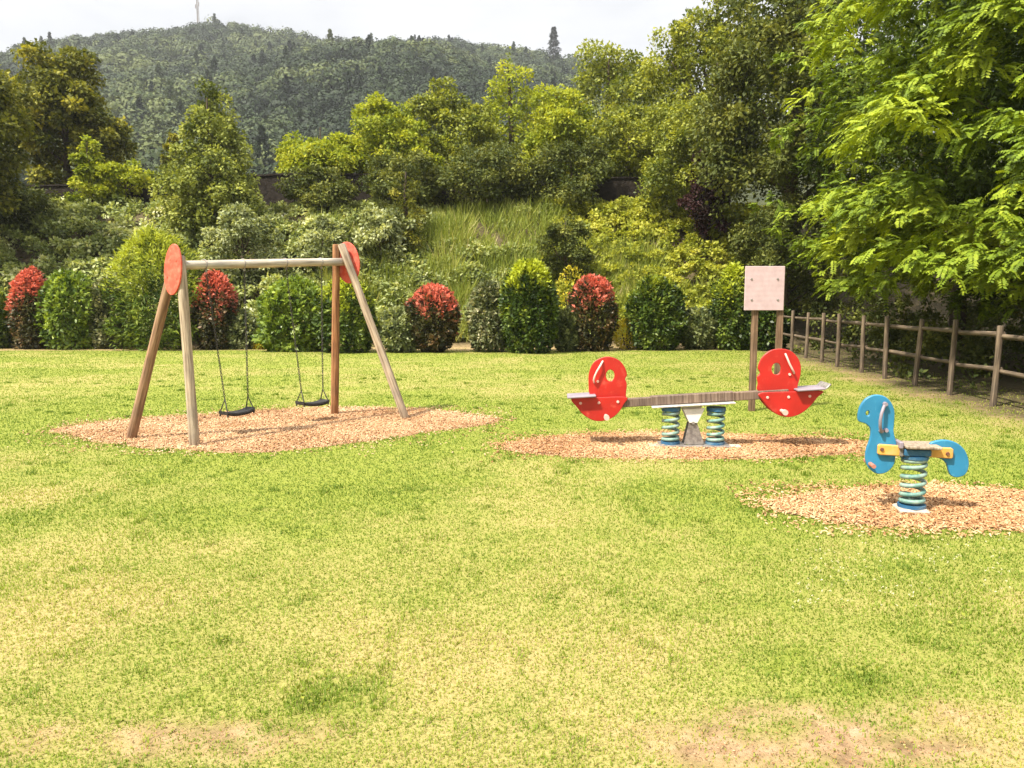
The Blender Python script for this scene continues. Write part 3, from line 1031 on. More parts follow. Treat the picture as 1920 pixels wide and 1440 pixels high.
tree("dark_bush", 540, 664, 318, 32.4, M['leaf_dark'], "dark bush on the bank top below the yellow green tree", "bush", seed=34, n_leaf=4500, n_sub=60, leaf=(.14, .6), low=.05, group=GU)
tree("dark_bush", -90, 104, 352, 30.6, M['leaf_dark'], "dark ivy covered bush at the left end of the bank", "bush", seed=35, n_leaf=9000, n_sub=100, leaf=(.13, .75), low=.05, group=GU)
tree("sapling", 718, 806, 308, 29.2, M['leaf_olive'], "slender brownish sapling with reddish shoots halfway up the bank", seed=36, n_leaf=2600, n_sub=46, leaf=(.12, .5), low=.2, shape='cone', sub_r=(.15, .3))
tree("dark_bush", 1010, 1112, 402, 27.4, M['leaf_dark'], "small dark bush among the yellow green creepers on the slope", "bush", seed=37, n_leaf=3600, n_sub=46, leaf=(.11, .6), low=.02)
tree("grey_bush", 560, 652, 405, 28.0, M['leaf_grey'], "grey green bush on the slope right above the swing crossbar", "bush", seed=38, n_leaf=3150, n_sub=60, leaf=(.14, .6), low=.02)
tree("grey_bush", 392, 520, 388, 27.6, M['leaf_grey'], "broad grey green bush at the foot of the poplar", "bush", seed=39, n_leaf=4200, n_sub=70, leaf=(.14, .6), low=.02)
tree("grey_bush", 655, 770, 392, 28.2, M['leaf_grey'], "grey green bush under the slender brownish sapling", "bush", seed=40, n_leaf=3500, n_sub=60, leaf=(.14, .6), low=.02)

# ------------------------------------------------------------------ overgrowth on the bank
def bank_cover():
    rng = np.random.default_rng(21)
    def mounds(n, u_rng, y_rng, r_rng, flat=.75, sink=.1):
        y = rng.uniform(*y_rng, n)
        u = rng.uniform(*u_rng, n)
        x = (u - 960) / F_PX * y
        r = rng.uniform(*r_rng, n)
        z = terrain(x, y) - sink * r
        return np.stack([x, y, z, r * 1.15, r, r * flat], -1)
    def emit(name, label, lobes, n_leaf, n_sub, sub_r, leaf, mat, **kw):
        p, a, nr, ln, wd, var = lobed_leaves(rng, lobes, n_sub, n_leaf, sub_r, leaf, **kw)
        k = p[:, 2] > terrain(p[:, 0], p[:, 1]) - .05
        p, a, nr, ln, wd, var = p[k], a[k], nr[k], ln[k], wd[k], var[k]
        var = np.clip(var + .5 * (vnoise(p[:, 0], p[:, 1] * .6 + p[:, 2], 1.1, 5, 3) - .5), 0, 1)
        setting(link(name, leaf_mesh(name, p, a, nr, ln, wd, var), mat), "stuff", label)
    emit("brambles", "tangled grey green brambles covering the left and middle of the bank",
         np.concatenate([mounds(280, (-120, 800), (25.8, 33.4), (.6, 1.25), .8, .3), mounds(80, (560, 1010), (25.4, 30), (.35, .7)), mounds(34, (800, 1080), (27.5, 33), (.3, .6)), mounds(40, (-120, 900), (24.9, 26.4), (.3, .55)), mounds(30, (1050, 1500), (24.9, 27.5), (.3, .6))]),
         210000, 4200, (.18, .42), (.155, .62), M['leaf_wild'], up_bias=.9, inner=.06)
    emit("creepers", "yellow green creepers spread over the right half of the bank",
         np.concatenate([mounds(260, (1030, 1450), (26.0, 33.4), (.35, .8)), mounds(16, (900, 1100), (26.0, 28), (.3, .5))]),
         100000, 2300, (.14, .32), (.135, .72), M['leaf_vine'], up_bias=.9, inner=.06)
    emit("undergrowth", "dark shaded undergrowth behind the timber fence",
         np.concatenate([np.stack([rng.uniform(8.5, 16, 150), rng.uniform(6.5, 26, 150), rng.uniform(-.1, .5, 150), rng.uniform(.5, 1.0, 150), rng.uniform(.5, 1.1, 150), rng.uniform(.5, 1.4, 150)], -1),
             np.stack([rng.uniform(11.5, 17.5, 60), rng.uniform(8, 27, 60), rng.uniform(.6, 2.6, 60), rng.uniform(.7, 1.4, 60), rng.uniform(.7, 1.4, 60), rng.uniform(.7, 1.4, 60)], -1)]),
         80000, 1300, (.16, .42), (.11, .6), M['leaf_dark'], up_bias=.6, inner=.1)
    # tall grasses and dry stalks
    def stalks(name, label, parts):
        P, Ln = [], []
        for (n, u_r, y_r, l_r) in parts:
            y = rng.uniform(*y_r, n)
            x = (rng.uniform(*u_r, n) - 960) / F_PX * y
            k = vnoise(x, y, .8, 12, 2) > .36
            x, y = x[k], y[k]
            P.append(np.stack([x, y, terrain(x, y) - .02], -1))
            Ln.append(rng.uniform(*l_r, len(x)) * (.6 + .8 * vnoise(x, y, 1.2, 14, 2)))
        P, Ln = np.concatenate(P), np.concatenate(Ln)
        n = len(P)
        ax = unit(np.array([0, 0, 1.]) + rng.normal(0, .42, (n, 3)) * np.array([1, 1, .2]) + np.array([.10, -.1, 0]))
        nr = rand_dir(rng, n) + np.array([0, -1, .4])
        var = np.clip(.45 + .8 * (vnoise(P[:, 0], P[:, 1], .9, 15, 3) - .5) + rng.normal(0, .18, n), 0, 1)
        setting(link(name, leaf_mesh(name, P, ax, nr, Ln, rng.uniform(.022, .042, n), var, fold=.3), M['leaf_straw']), "stuff", label)
    stalks("tall_grass", "tall pale grass and dry stalks on the middle of the bank",
           [(6500, (800, 1075), (28.0, 32.9), (.35, .95)), (12000, (640, 1420), (24.9, 27.5), (.45, .85)), (5000, (600, 880), (26.5, 30.5), (.8, 1.3)), (3500, (1050, 1230), (26.5, 29.5), (.6, 1.0)), (5000, (-100, 700), (24.8, 26.6), (.3, .6)), (2500, (430, 500), (24.3, 25.6), (.7, 1.1)), (3000, (1330, 1420), (24.6, 26.5), (.5, 1.0))])
bank_cover()

# ------------------------------------------------------------------ shrubs along the lawn edge
S = shrub
S("dark_shrub", -60, 27, 548, 655, M['leaf_box'], "dark green shrub cut by the left edge of the photo", 41, tip=.80)
S("photinia_shrub", 24, 100, 508, 656, M['leaf_photinia'], "leftmost red shrub, tall with red shoots down its left side", 42, tip=.52, tipn=.2, shape='loose', rough=.14)
S("laurel_shrub", 78, 192, 514, 656, M['leaf_laurel'], "bright green leafy shrub between the leftmost red shrub and the pale speckled one", 43, shape='loose', leaf=(.145, .55), rough=.12)
S("speckled_shrub", 172, 230, 530, 656, M['leaf_pale'], "narrow pale speckled shrub at the left of the tall yellow green one", 44, rough=.12, n=4500)
S("tall_shrub", 218, 376, 440, 657, M['leaf_thuja'], "tallest yellow green shrub, behind the red disc of the swing frame", 45, tip=.52, tipn=.3, leaf=(.17, .26), n=11000, shape='loose', rough=.26, dvar=-.12)
S("photinia_shrub", 366, 442, 512, 657, M['leaf_photinia'], "red shrub behind the left swing, half hidden by the tall yellow green shrub", 46, tip=.60, tipn=.22, shape='loose', rough=.14)
S("low_shrub", 408, 486, 586, 656, M['leaf_grey'], "low grey green shrub behind the left swing", 47, shape='loose', n=4000, dvar=-.2)
S("small_shrub", 474, 500, 636, 657, M['leaf_yellow'], "tiny yellow green shrub on the lawn edge between the two swings", 48, shape='ball', n=900, leaf=(.06, .6), dvar=-.1)
S("laurel_shrub", 484, 622, 526, 660, M['leaf_laurel'], "bright green broad shrub behind the right swing", 49, tip=None, shape='loose', leaf=(.145, .55), n=8500, rough=.12)
S("laurel_shrub", 592, 704, 522, 663, M['leaf_box'], "dark green shrub with lime top behind the right legs of the swing frame", 50, tip=.66, n=7500, shape='loose')
S("low_shrub", 712, 794, 580, 663, M['leaf_grey'], "low grey green shrub left of the round red topped one", 51, shape='ball', n=4200, dvar=-.2)
S("photinia_shrub", 764, 860, 538, 663, M['leaf_photinia'], "round red topped shrub just right of the swing frame", 52, tip=.62, tipn=.16, shape='ball')
S("speckled_shrub", 878, 958, 533, 662, M['leaf_pale'], "cream speckled shrub touching the left of the tall oval green shrub", 53, rough=.10)
S("clipped_shrub", 940, 1046, 492, 664, M['leaf_box'], "tall oval clipped green shrub with lime top in the middle of the row", 54, tip=.68, tipn=.25, n=10000)
S("low_shrub", 1036, 1088, 585, 661, M['leaf_grey'], "low dark shrub squeezed between the oval green and the red topped shrub", 55, shape='ball', n=3000, dvar=-.25)
S("photinia_shrub", 1064, 1156, 522, 660, M['leaf_photinia'], "red topped shrub between the oval green shrub and the yellow flowers", 56, tip=.66, tipn=.16)
S("yellow_shrub", 1148, 1204, 600, 657, M['leaf_yellow'], "small yellow flowering shrub above the left end of the seesaw", 57, shape='ball', n=1700, leaf=(.065, .7), dvar=.1)
S("yellow_shrub", 1040, 1100, 500, 640, M['leaf_yellow'], "orange yellow blossom patch on the slope behind the red topped shrub", 58, shape='ball', n=700, Y=25.5, leaf=(.07, .7), group=None, cat="shrub", rough=.2)
S("clipped_shrub", 1178, 1282, 523, 658, M['leaf_box'], "cone shaped clipped green shrub above the middle of the seesaw", 59, tip=.86, tipn=.4, n=8500, shape='oval')
S("low_shrub", 1270, 1350, 582, 657, M['leaf_grey'], "low dark grey green shrub right of the cone shaped one", 60, shape='ball', n=4000, dvar=-.25)
S("dark_shrub", 1335, 1412, 500, 658, M['leaf_box'], "green shrub with feathery lime top at the left post of the notice board", 61, tip=.62, shape='loose', rough=.15)
S("dark_shrub", 1396, 1480, 560, 659, M['leaf_box'], "dark green shrub behind the two posts of the notice board", 62, shape='loose', dvar=-.15)

# ------------------------------------------------------------------ timber fence on the right
def fence():
    o = Vector((float(fence_x(11.26)), 11.26, 0))
    root = thing("timber_fence", o, "weathered timber fence with two rails running along the right side of the lawn", "fence")
    ys_ = [6.22 + 1.26 * i for i in range(14)]
    rng = np.random.default_rng(3)
    pp = []
    for i, y in enumerate(ys_):
        x = float(fence_x(y)) + .02 * rng.normal()
        b = Vector((x, y, tz(x, y)))
        h = 1.19 + .025 * rng.normal()
        pp.append(b)
        pole("post", b - o - Vector((0, 0, .2)), b - o + Vector((.035 * rng.normal(), .035 * rng.normal(), h)), .046, .042, M['wood_fence'], root, seed=i)
    for z in (.52, 1.03):
        for i in range(len(ys_) - 1):
            a, b = pp[i] - o, pp[i + 1] - o
            d = (b - a).normalized() * .03
            off = Vector((.075, 0, 0))
            pole("rail", a + off - d + Vector((0, 0, z + .012 * rng.normal())), b + off + d + Vector((0, 0, z + .012 * rng.normal())), .040 + .006 * rng.normal(), .038 + .006 * rng.normal(), M['wood_fence'], root, n=6, seed=100 + i)
fence()

# ------------------------------------------------------------------ the big acacia over the fence
def acacia(name, c, crown, label, seed, n_pad, boughs, n_fill, trunk_h, leaflet=.084, low_row=0):
    rng = np.random.default_rng(seed)
    base = Vector((c[0], c[1], 0.0))
    root = thing(name, base, label, "tree", "acacias leaning over the fence")
    cz, rx, ry, rz = crown
    # flat-topped pads of foliage over the crown's surface
    d = rand_dir(rng, n_pad)
    d[:, 2] = np.where(rng.random(n_pad) < .25, d[:, 2], d[:, 2] * .8)
    d = unit(d)
    sq = 1 / np.maximum(.01, (np.abs(d) ** 3.4).sum(1)) ** (1 / 3.4)          # boxier than an ellipsoid
    k = rng.uniform(.76, 1.03, n_pad) * (.45 * sq + .55)
    lump = 1 + .60 * (vnoise(np.arctan2(d[:, 1], d[:, 0]) * 2.2 + 5, d[:, 2] * 3, .55, seed, 2) - .5)
    pc = d * np.array([rx, ry, rz]) * (k * lump)[:, None] + np.array([0, 0, cz])
    low = pc[:, 2] < 1.45
    pc[low, 2] = 1.45 + rng.uniform(0, 1.3, low.sum())
    if low_row:
        m_ = low_row
        yy = rng.uniform(-6.0, 4.5, m_)
        e = np.stack([fence_x(yy + c[1]) - c[0] + rng.uniform(-.55, 1.9, m_), yy, rng.uniform(1.85, 3.9, m_)], -1)
        pc = np.concatenate([pc, e])
        d = np.concatenate([d, unit(np.stack([np.full(m_, -.9), rng.normal(0, .4, m_), np.full(m_, .1)], -1))])
        pv0 = m_
        n_pad += m_
    pr = rng.uniform(.32, .72, n_pad)
    pv = np.clip(rng.normal(.55, .2, n_pad), 0, 1)
    P, A, N, Ln, Wd, V = [], [], [], [], [], []
    for i in range(n_pad):
        hd = Vector((d[i, 0], d[i, 1], 0))
        nb = max(5, int(boughs * pr[i] ** 2))
        a = rng.uniform(0, 6.28, nb)
        q = np.sqrt(rng.random(nb)) * pr[i]
        bx, by = np.cos(a) * q, np.sin(a) * q
        bz = .22 * pr[i] * (1 - (q / pr[i]) ** 2) - .10 * rng.random(nb) - .45 * np.clip((q / pr[i]) - .6, 0, 1)
        bc = pc[i] + np.stack([bx, by, bz], -1)
        o = unit(np.stack([bx / pr[i] + hd.x * .7, by / pr[i] + hd.y * .7, np.full(nb, .15)], -1) + rand_dir(rng, nb) * .25)
        m, lf = 6, 9                                            # sprays per bough, leaflet pairs per spray
        s0 = np.repeat(bc, m, 0) + rng.normal(0, .07, (nb * m, 3))
        sd = unit(np.repeat(o, m, 0) + rng.normal(0, .75, (nb * m, 3)) * np.array([1, 1, .6]))
        sl = rng.uniform(.16, .32, nb * m)
        t = (np.arange(lf) + .6) / lf
        pos = s0[:, None, :] + sd[:, None, :] * (sl[:, None] * t)[..., None]
        pos[..., 2] -= (sl[:, None] * rng.uniform(.15, .8, (nb * m, 1)) * t[None] ** 2)
        tang = sd[:, None, :] - np.array([0, 0, 1.])[None, None] * (1.5 * t)[None, :, None]
        tang = unit(tang)
        side = unit(np.cross(tang, np.array([0, 0, 1.]) + .0 * tang))
        up = np.cross(side, tang)
        for sg in (-1, 1):
            ax = unit(side * sg * .9 + tang * .45 - np.array([0, 0, .18]))
            P.append(pos.reshape(-1, 3))
            A.append(ax.reshape(-1, 3))
            N.append(up.reshape(-1, 3))
            ln = leaflet * (1.05 - .45 * np.abs(t - .45))[None].repeat(nb * m, 0) * rng.uniform(.8, 1.2, (nb * m, lf))
            Ln.append(ln.ravel())
            V.append(np.clip(pv[i] + rng.normal(0, .10, (nb * m, 1)) + rng.normal(0, .06, (nb * m, lf)), 0, 1).ravel())
    P, A, N, Ln, V = (np.concatenate(x) for x in (P, A, N, Ln, V))
    N = N + rng.normal(0, .25, N.shape)
    # plain leaves deeper in, coloured dark to paint in the crown's inner shade
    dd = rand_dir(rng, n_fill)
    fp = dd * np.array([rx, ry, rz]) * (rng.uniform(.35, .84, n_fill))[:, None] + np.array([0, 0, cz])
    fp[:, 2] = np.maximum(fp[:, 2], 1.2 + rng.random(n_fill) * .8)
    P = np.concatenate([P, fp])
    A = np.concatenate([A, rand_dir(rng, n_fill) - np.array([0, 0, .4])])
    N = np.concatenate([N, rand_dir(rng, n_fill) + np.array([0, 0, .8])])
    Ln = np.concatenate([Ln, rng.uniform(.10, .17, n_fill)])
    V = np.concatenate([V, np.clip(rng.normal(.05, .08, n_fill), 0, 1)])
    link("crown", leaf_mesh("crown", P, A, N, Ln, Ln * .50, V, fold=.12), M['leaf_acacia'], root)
    limbs = [tuple(pc[j] * .92) for j in rng.choice(n_pad, 14, replace=False)]
    mb = trunk_mesh(rng, trunk_h, .19, limbs)
    mb.build("trunk", M['bark'], root)
    return root
acacia("acacia_tree", (12.0, 14.6), (5.7, 5.7, 5.2, 5.0), "big bright green acacia with drooping feathery leaves, nearest over the fence", 51, 330, 40, 60000, 8.5, low_row=58)
acacia("acacia_tree", (12.6, 22.0), (6.4, 5.2, 4.2, 5.6), "acacia farther back, its crown between the dark tree and the nearest acacia", 52, 190, 22, 34000, 9.0)

# ------------------------------------------------------------------ wood chip beds
def chip_bed(i, poly, n, label, mat):
    rng = np.random.default_rng(60 + i)
    p2 = np.array([(p.x, p.y) for p in poly])
    out = np.array(smooth_outline([tuple(p) for p in p2], 8))
    c = p2.mean(0)
    w = 1 + .13 * (vnoise(out[:, 0], out[:, 1], .32, 81, 3) - .55)
    out = c + (out - c) * w[:, None]
    rings = [(1.0, -.03), (.985, .006), (.9, .013), (.75, .015), (.6, .016), (.42, .016), (.25, .016)]
    vs, fs, m = [], [], len(out)
    for k, dz in rings:
        q = c + (out - c) * k
        vs += [(x, y, z + dz) for (x, y), z in zip(q, terrain(q[:, 0], q[:, 1]))]
    for r_ in range(len(rings) - 1):
        for a in range(m):
            b = (a + 1) % m
            fs.append((r_ * m + a, r_ * m + b, r_ * m + m + b, r_ * m + m + a))
    vs.append((c[0], c[1], tz(*c) + .017))
    fs += [((len(rings) - 1) * m + a, (len(rings) - 1) * m + (a + 1) % m, len(vs) - 1) for a in range(m)]
    setting(link("woodchip_bed", py_mesh("woodchip_bed", vs, fs, True), M['bed']), "structure")
    lo, hi = out.min(0) - .2, out.max(0) + .2
    x, y = rng.uniform(lo[0], hi[0], n), rng.uniform(lo[1], hi[1], n)
    sdist = poly_sd(x, y, [tuple(q) for q in p2])
    k = sdist < (.24 * vnoise(x, y, .3, 83, 2)) * rng.normal(size=n) ** 2 * rng.choice([-1, 1], n, p=[.5, .5])
    x, y, sdist = x[k], y[k], sdist[k]
    n = len(x)
    z = terrain(x, y) + np.where(sdist < 0, .015, .010) + rng.uniform(0, .012, n)
    a, tl, rl = rng.uniform(0, 6.28, n), rng.normal(0, .35, n), rng.normal(0, .45, n)
    l, w_, t = rng.uniform(.012, .036, n), rng.uniform(.006, .013, n), rng.uniform(.003, .006, n)
    ex = np.stack([np.cos(a) * np.cos(tl), np.sin(a) * np.cos(tl), np.sin(tl)], -1)
    ey = unit(np.cross(np.stack([np.sin(rl) * .6, np.zeros(n), np.cos(rl)], -1), ex))
    ez = np.cross(ex, ey)
    P = np.stack([x, y, z], -1)
    co = []
    for sx, sy, sz in ((-1, -1, -1), (1, -1, -1), (1, 1, -1), (-1, 1, -1), (-1, -1, 1), (1, -1, 1), (1, 1, 1), (-1, 1, 1)):
        tp = .82 if sx > 0 else 1
        co.append(P + ex * (sx * l / 2)[:, None] + ey * (sy * w_ / 2 * tp)[:, None] + ez * (sz * t / 2)[:, None])
    V = np.stack(co, 1).reshape(-1, 3)
    f = np.array([(4, 5, 6, 7), (0, 1, 5, 4), (1, 2, 6, 5), (2, 3, 7, 6), (3, 0, 4, 7)])
    F = (f[None] + (np.arange(n) * 8)[:, None, None]).reshape(-1, 4)
    var = np.clip(.60 + rng.normal(0, .25, n) + .7 * (vnoise(x, y, .5, 91, 2) - .5), 0, 1)
    var = np.where(rng.random(n) < .06, .05, var)
    setting(link("wood_chips", np_mesh("wood_chips", V, F, {'var': np.repeat(var, 5)}), mat), "stuff", label)
chip_bed(0, BED_SWING, 40000, "orange brown wood chips strewn under the swings", M['chips'])
chip_bed(1, BED_SEESAW, 24000, "orange brown wood chips strewn under the seesaw", M['chips_orange'])
chip_bed(2, BED_RIDER, 30000, "orange brown wood chips strewn under the blue spring rider", M['chips_orange'])

# ------------------------------------------------------------------ swing frame and swings
def swing_set():
    f1, f2, g1, g2 = ground(246, 823), ground(365, 837), ground(627, 778), ground(760, 786)
    mL, mR = (f1 + f2) / 2, (g1 + g2) / 2
    aL, aR = at(334, 480, mL.y), at(636, 458, mR.y)
    bL, bR = at(337, 497, mL.y), at(640, 491, mR.y)
    base = Vector(((mL.x + mR.x) / 2, (mL.y + mR.y) / 2, 0))
    root = thing("swing_set", base, "wooden swing frame of four slanted poles, a crossbar and two red end discs", "swing frame")
    bd = (bR - bL).normalized()
    for i, (ft, ap, mat) in enumerate(((f1, aL, M['wood_brown']), (f2, aL, M['wood_grey']), (g1, aR, M['wood_orange']), (g2, aR, M['wood_grey']))):
        mid = mL if i < 2 else mR
        s = (ft - mid).normalized()
        g = Vector((ft.x, ft.y, tz(ft.x, ft.y)))
        d = (ap - g).normalized()
        pole("leg", g - base - d * .12, ap + s * .035 - base, .054, .050, mat, root, 16, i)
    pole("crossbar", bL - bd * .02 - base, bR + bd * .05 - base, .050, .050, M['wood_pale'], root, 16, 9)
    for end, (cu, cv, mid, sg, rw, rh, tilt) in enumerate(((337, 506, mL, -1, .128, .272, R(9)), (646, 492, mR, 1, .175, .272, R(-6)))):
        c = at(cu, cv, mid.y)
        fa, fb = (f1, f2) if end == 0 else (g1, g2)
        ax = (fb - fa)
        ax.z = 0
        ax.normalize()
        nrm = Vector((ax.y, -ax.x, 0))
        if nrm.dot(bd) * sg < 0:
            nrm = -nrm
        mb = MB()
        pts = [(rw * math.cos(t), rh * math.sin(t)) for t in np.linspace(0, 2 * math.pi, 48, endpoint=False)]
        panel(mb, pts, .022, 0, bev=.004)
        rot = Vector((nrm.y, -nrm.x, 0))
        q = Quaternion((0, 0, 1), math.atan2(ax.y, ax.x)) @ Quaternion((0, 1, 0), tilt)
        loc = c + nrm * .085 - base
        dsk = mb.build("disc", M['red_faded'], root, loc, q)
        for bx, bz in ((-.045, .10), (.045, .10), (-.07, -.09), (.07, -.09)):
            mb = MB()
            mb.tube([(bx, -.016, bz), (bx, .016, bz)], .009, 10)
            mb.build("bolt", M['red_faded'], dsk)
    # where the chains hang: the point of the crossbar seen at pixel column u
    def bar(u):
        lo, hi = 0.0, 1.0
        for _ in range(40):
            t = (lo + hi) / 2
            if proj(bL.lerp(bR, t))[0] < u:
                lo = t
            else:
                hi = t
        return bL.lerp(bR, lo)
    def zat(p, v):
        z = 0.0
        for _ in range(40):
            z += (proj((p.x, p.y, z))[1] - v) * .004
        return z
    for u in (383, 455, 534, 600):
        p = bar(u) - base
        mb = MB()
        mb.tube([p + bd * .02 + Vector((0, 0, -.045)), p + bd * .02 + Vector((0, 0, -.085))], .012, 8)
        mb.tube([p + bd * math.cos(0) * 0 + Vector((0, 0, .0)) + Vector((-bd.y, bd.x, 0)) * .056 * math.cos(t) + Vector((0, 0, .056 * math.sin(t))) for t in np.linspace(0, 6.283, 18, endpoint=False)], .006, 6, closed=True)
        mb.build("hanger_bracket", M['steel_dark'], root)

    def swing(u1, u2, s1, v1, s2, v2, label):
        e1, e2 = bar(s1), bar(s2)
        e1.z, e2.z = zat(e1, v1), zat(e2, v2)
        t1, t2 = bar(u1) + bd * .02 - Vector((0, 0, .085)), bar(u2) + bd * .02 - Vector((0, 0, .085))
        mid = (e1 + e2) / 2
        o = Vector((mid.x, mid.y, 0))
        sw = thing("swing", o, label, "swing", "swings hanging from the wooden frame")
        ln = (e2 - e1).length
        sx = (e2 - e1).normalized()
        sy = Vector((-sx.y, sx.x, 0)).normalized()
        # flexible rubber seat, ends curled up
        vs, fs, kk, jj = [], [], 14, 4
        prof = [(-.09, .004), (-.082, .020), (.082, .020), (.09, .004), (.082, -.018), (-.082, -.018)]
        for i in range(kk + 1):
            t = i / kk * 2 - 1
            c = mid + sx * (t * ln * .53) + Vector((0, 0, .030 * (abs(t) ** 3) - .012))
            for (yy, zz) in prof:
                vs.append(c + sy * yy + Vector((0, 0, zz)) - o)
        m = len(prof)
        for i in range(kk):
            for j in range(m):
                l = (j + 1) % m
                fs.append((i * m + j, i * m + l, i * m + m + l, i * m + m + j))
        fs += [tuple(range(m - 1, -1, -1)), tuple(range(kk * m, kk * m + m))]
        seat = link("seat", py_mesh("seat", vs, fs, False), M['rubber'], sw)
        for tp, e, s_ in ((t1, e1, 1), (t2, e2, -1)):
            joint = e + sx * .02 * s_ + Vector((0, 0, .17))
            mb = MB()
            L_ = (tp - joint).length
            d = (joint - tp).normalized()
            n = int(L_ / .030)
            a1 = sy - d * sy.dot(d)
            a1.normalize()
            a2 = d.cross(a1)
            for i in range(n):
                c = tp + d * ((i + .5) * L_ / n)
                w = a1 if i % 2 else a2
                hl = L_ / n * .62
                mb.tube([c + d * (math.cos(t) * hl) + w * (math.sin(t) * .0095) - o for t in np.linspace(0, 6.283, 8, endpoint=False)], .0037, 5, closed=True)
            ch = mb.build("chain", M['chain'], sw)
            for yy in (-.075, .075):
                mb = MB()
                mb.tube([joint - o, e + sy * yy + Vector((0, 0, .022)) - o, e + sy * yy + Vector((0, 0, -.028)) - o], [.0065, .0075, .011], 6)
                mb.build("shackle", M['chain'], ch)
        return sw
    swing(383, 455, 408, 777, 458, 769, "left swing, a black rubber seat on two chains, hanging lower in the picture")
    swing(534, 600, 555, 758, 601, 754, "right swing, a black rubber seat on two chains next to the brown pole")
swing_set()

# ------------------------------------------------------------------ coil spring
def coil(name, parent, c, r, z0, z1, turns, wire, mat, ends=True):
    mb = MB()
    pts, n = [], 22
    tot = int(n * turns)
    for i in range(tot + 1):
        t = i / tot
        # closed turns at both ends
        s = t * turns
        flat = 1.0
        if s < flat:
            z = z0 + wire + (s / flat) * wire * 1.6
        elif s > turns - flat:
            z = z1 - wire - ((turns - s) / flat) * wire * 1.6
        else:
            q = (s - flat) / (turns - 2 * flat)
            z = z0 + wire * 2.6 + q * (z1 - z0 - wire * 5.2)
        a = 2 * math.pi * s
        pts.append((c[0] + math.cos(a) * r, c[1] + math.sin(a) * r, z))
    mb.tube(pts, wire, 8)
    return mb.build(name, mat, parent)

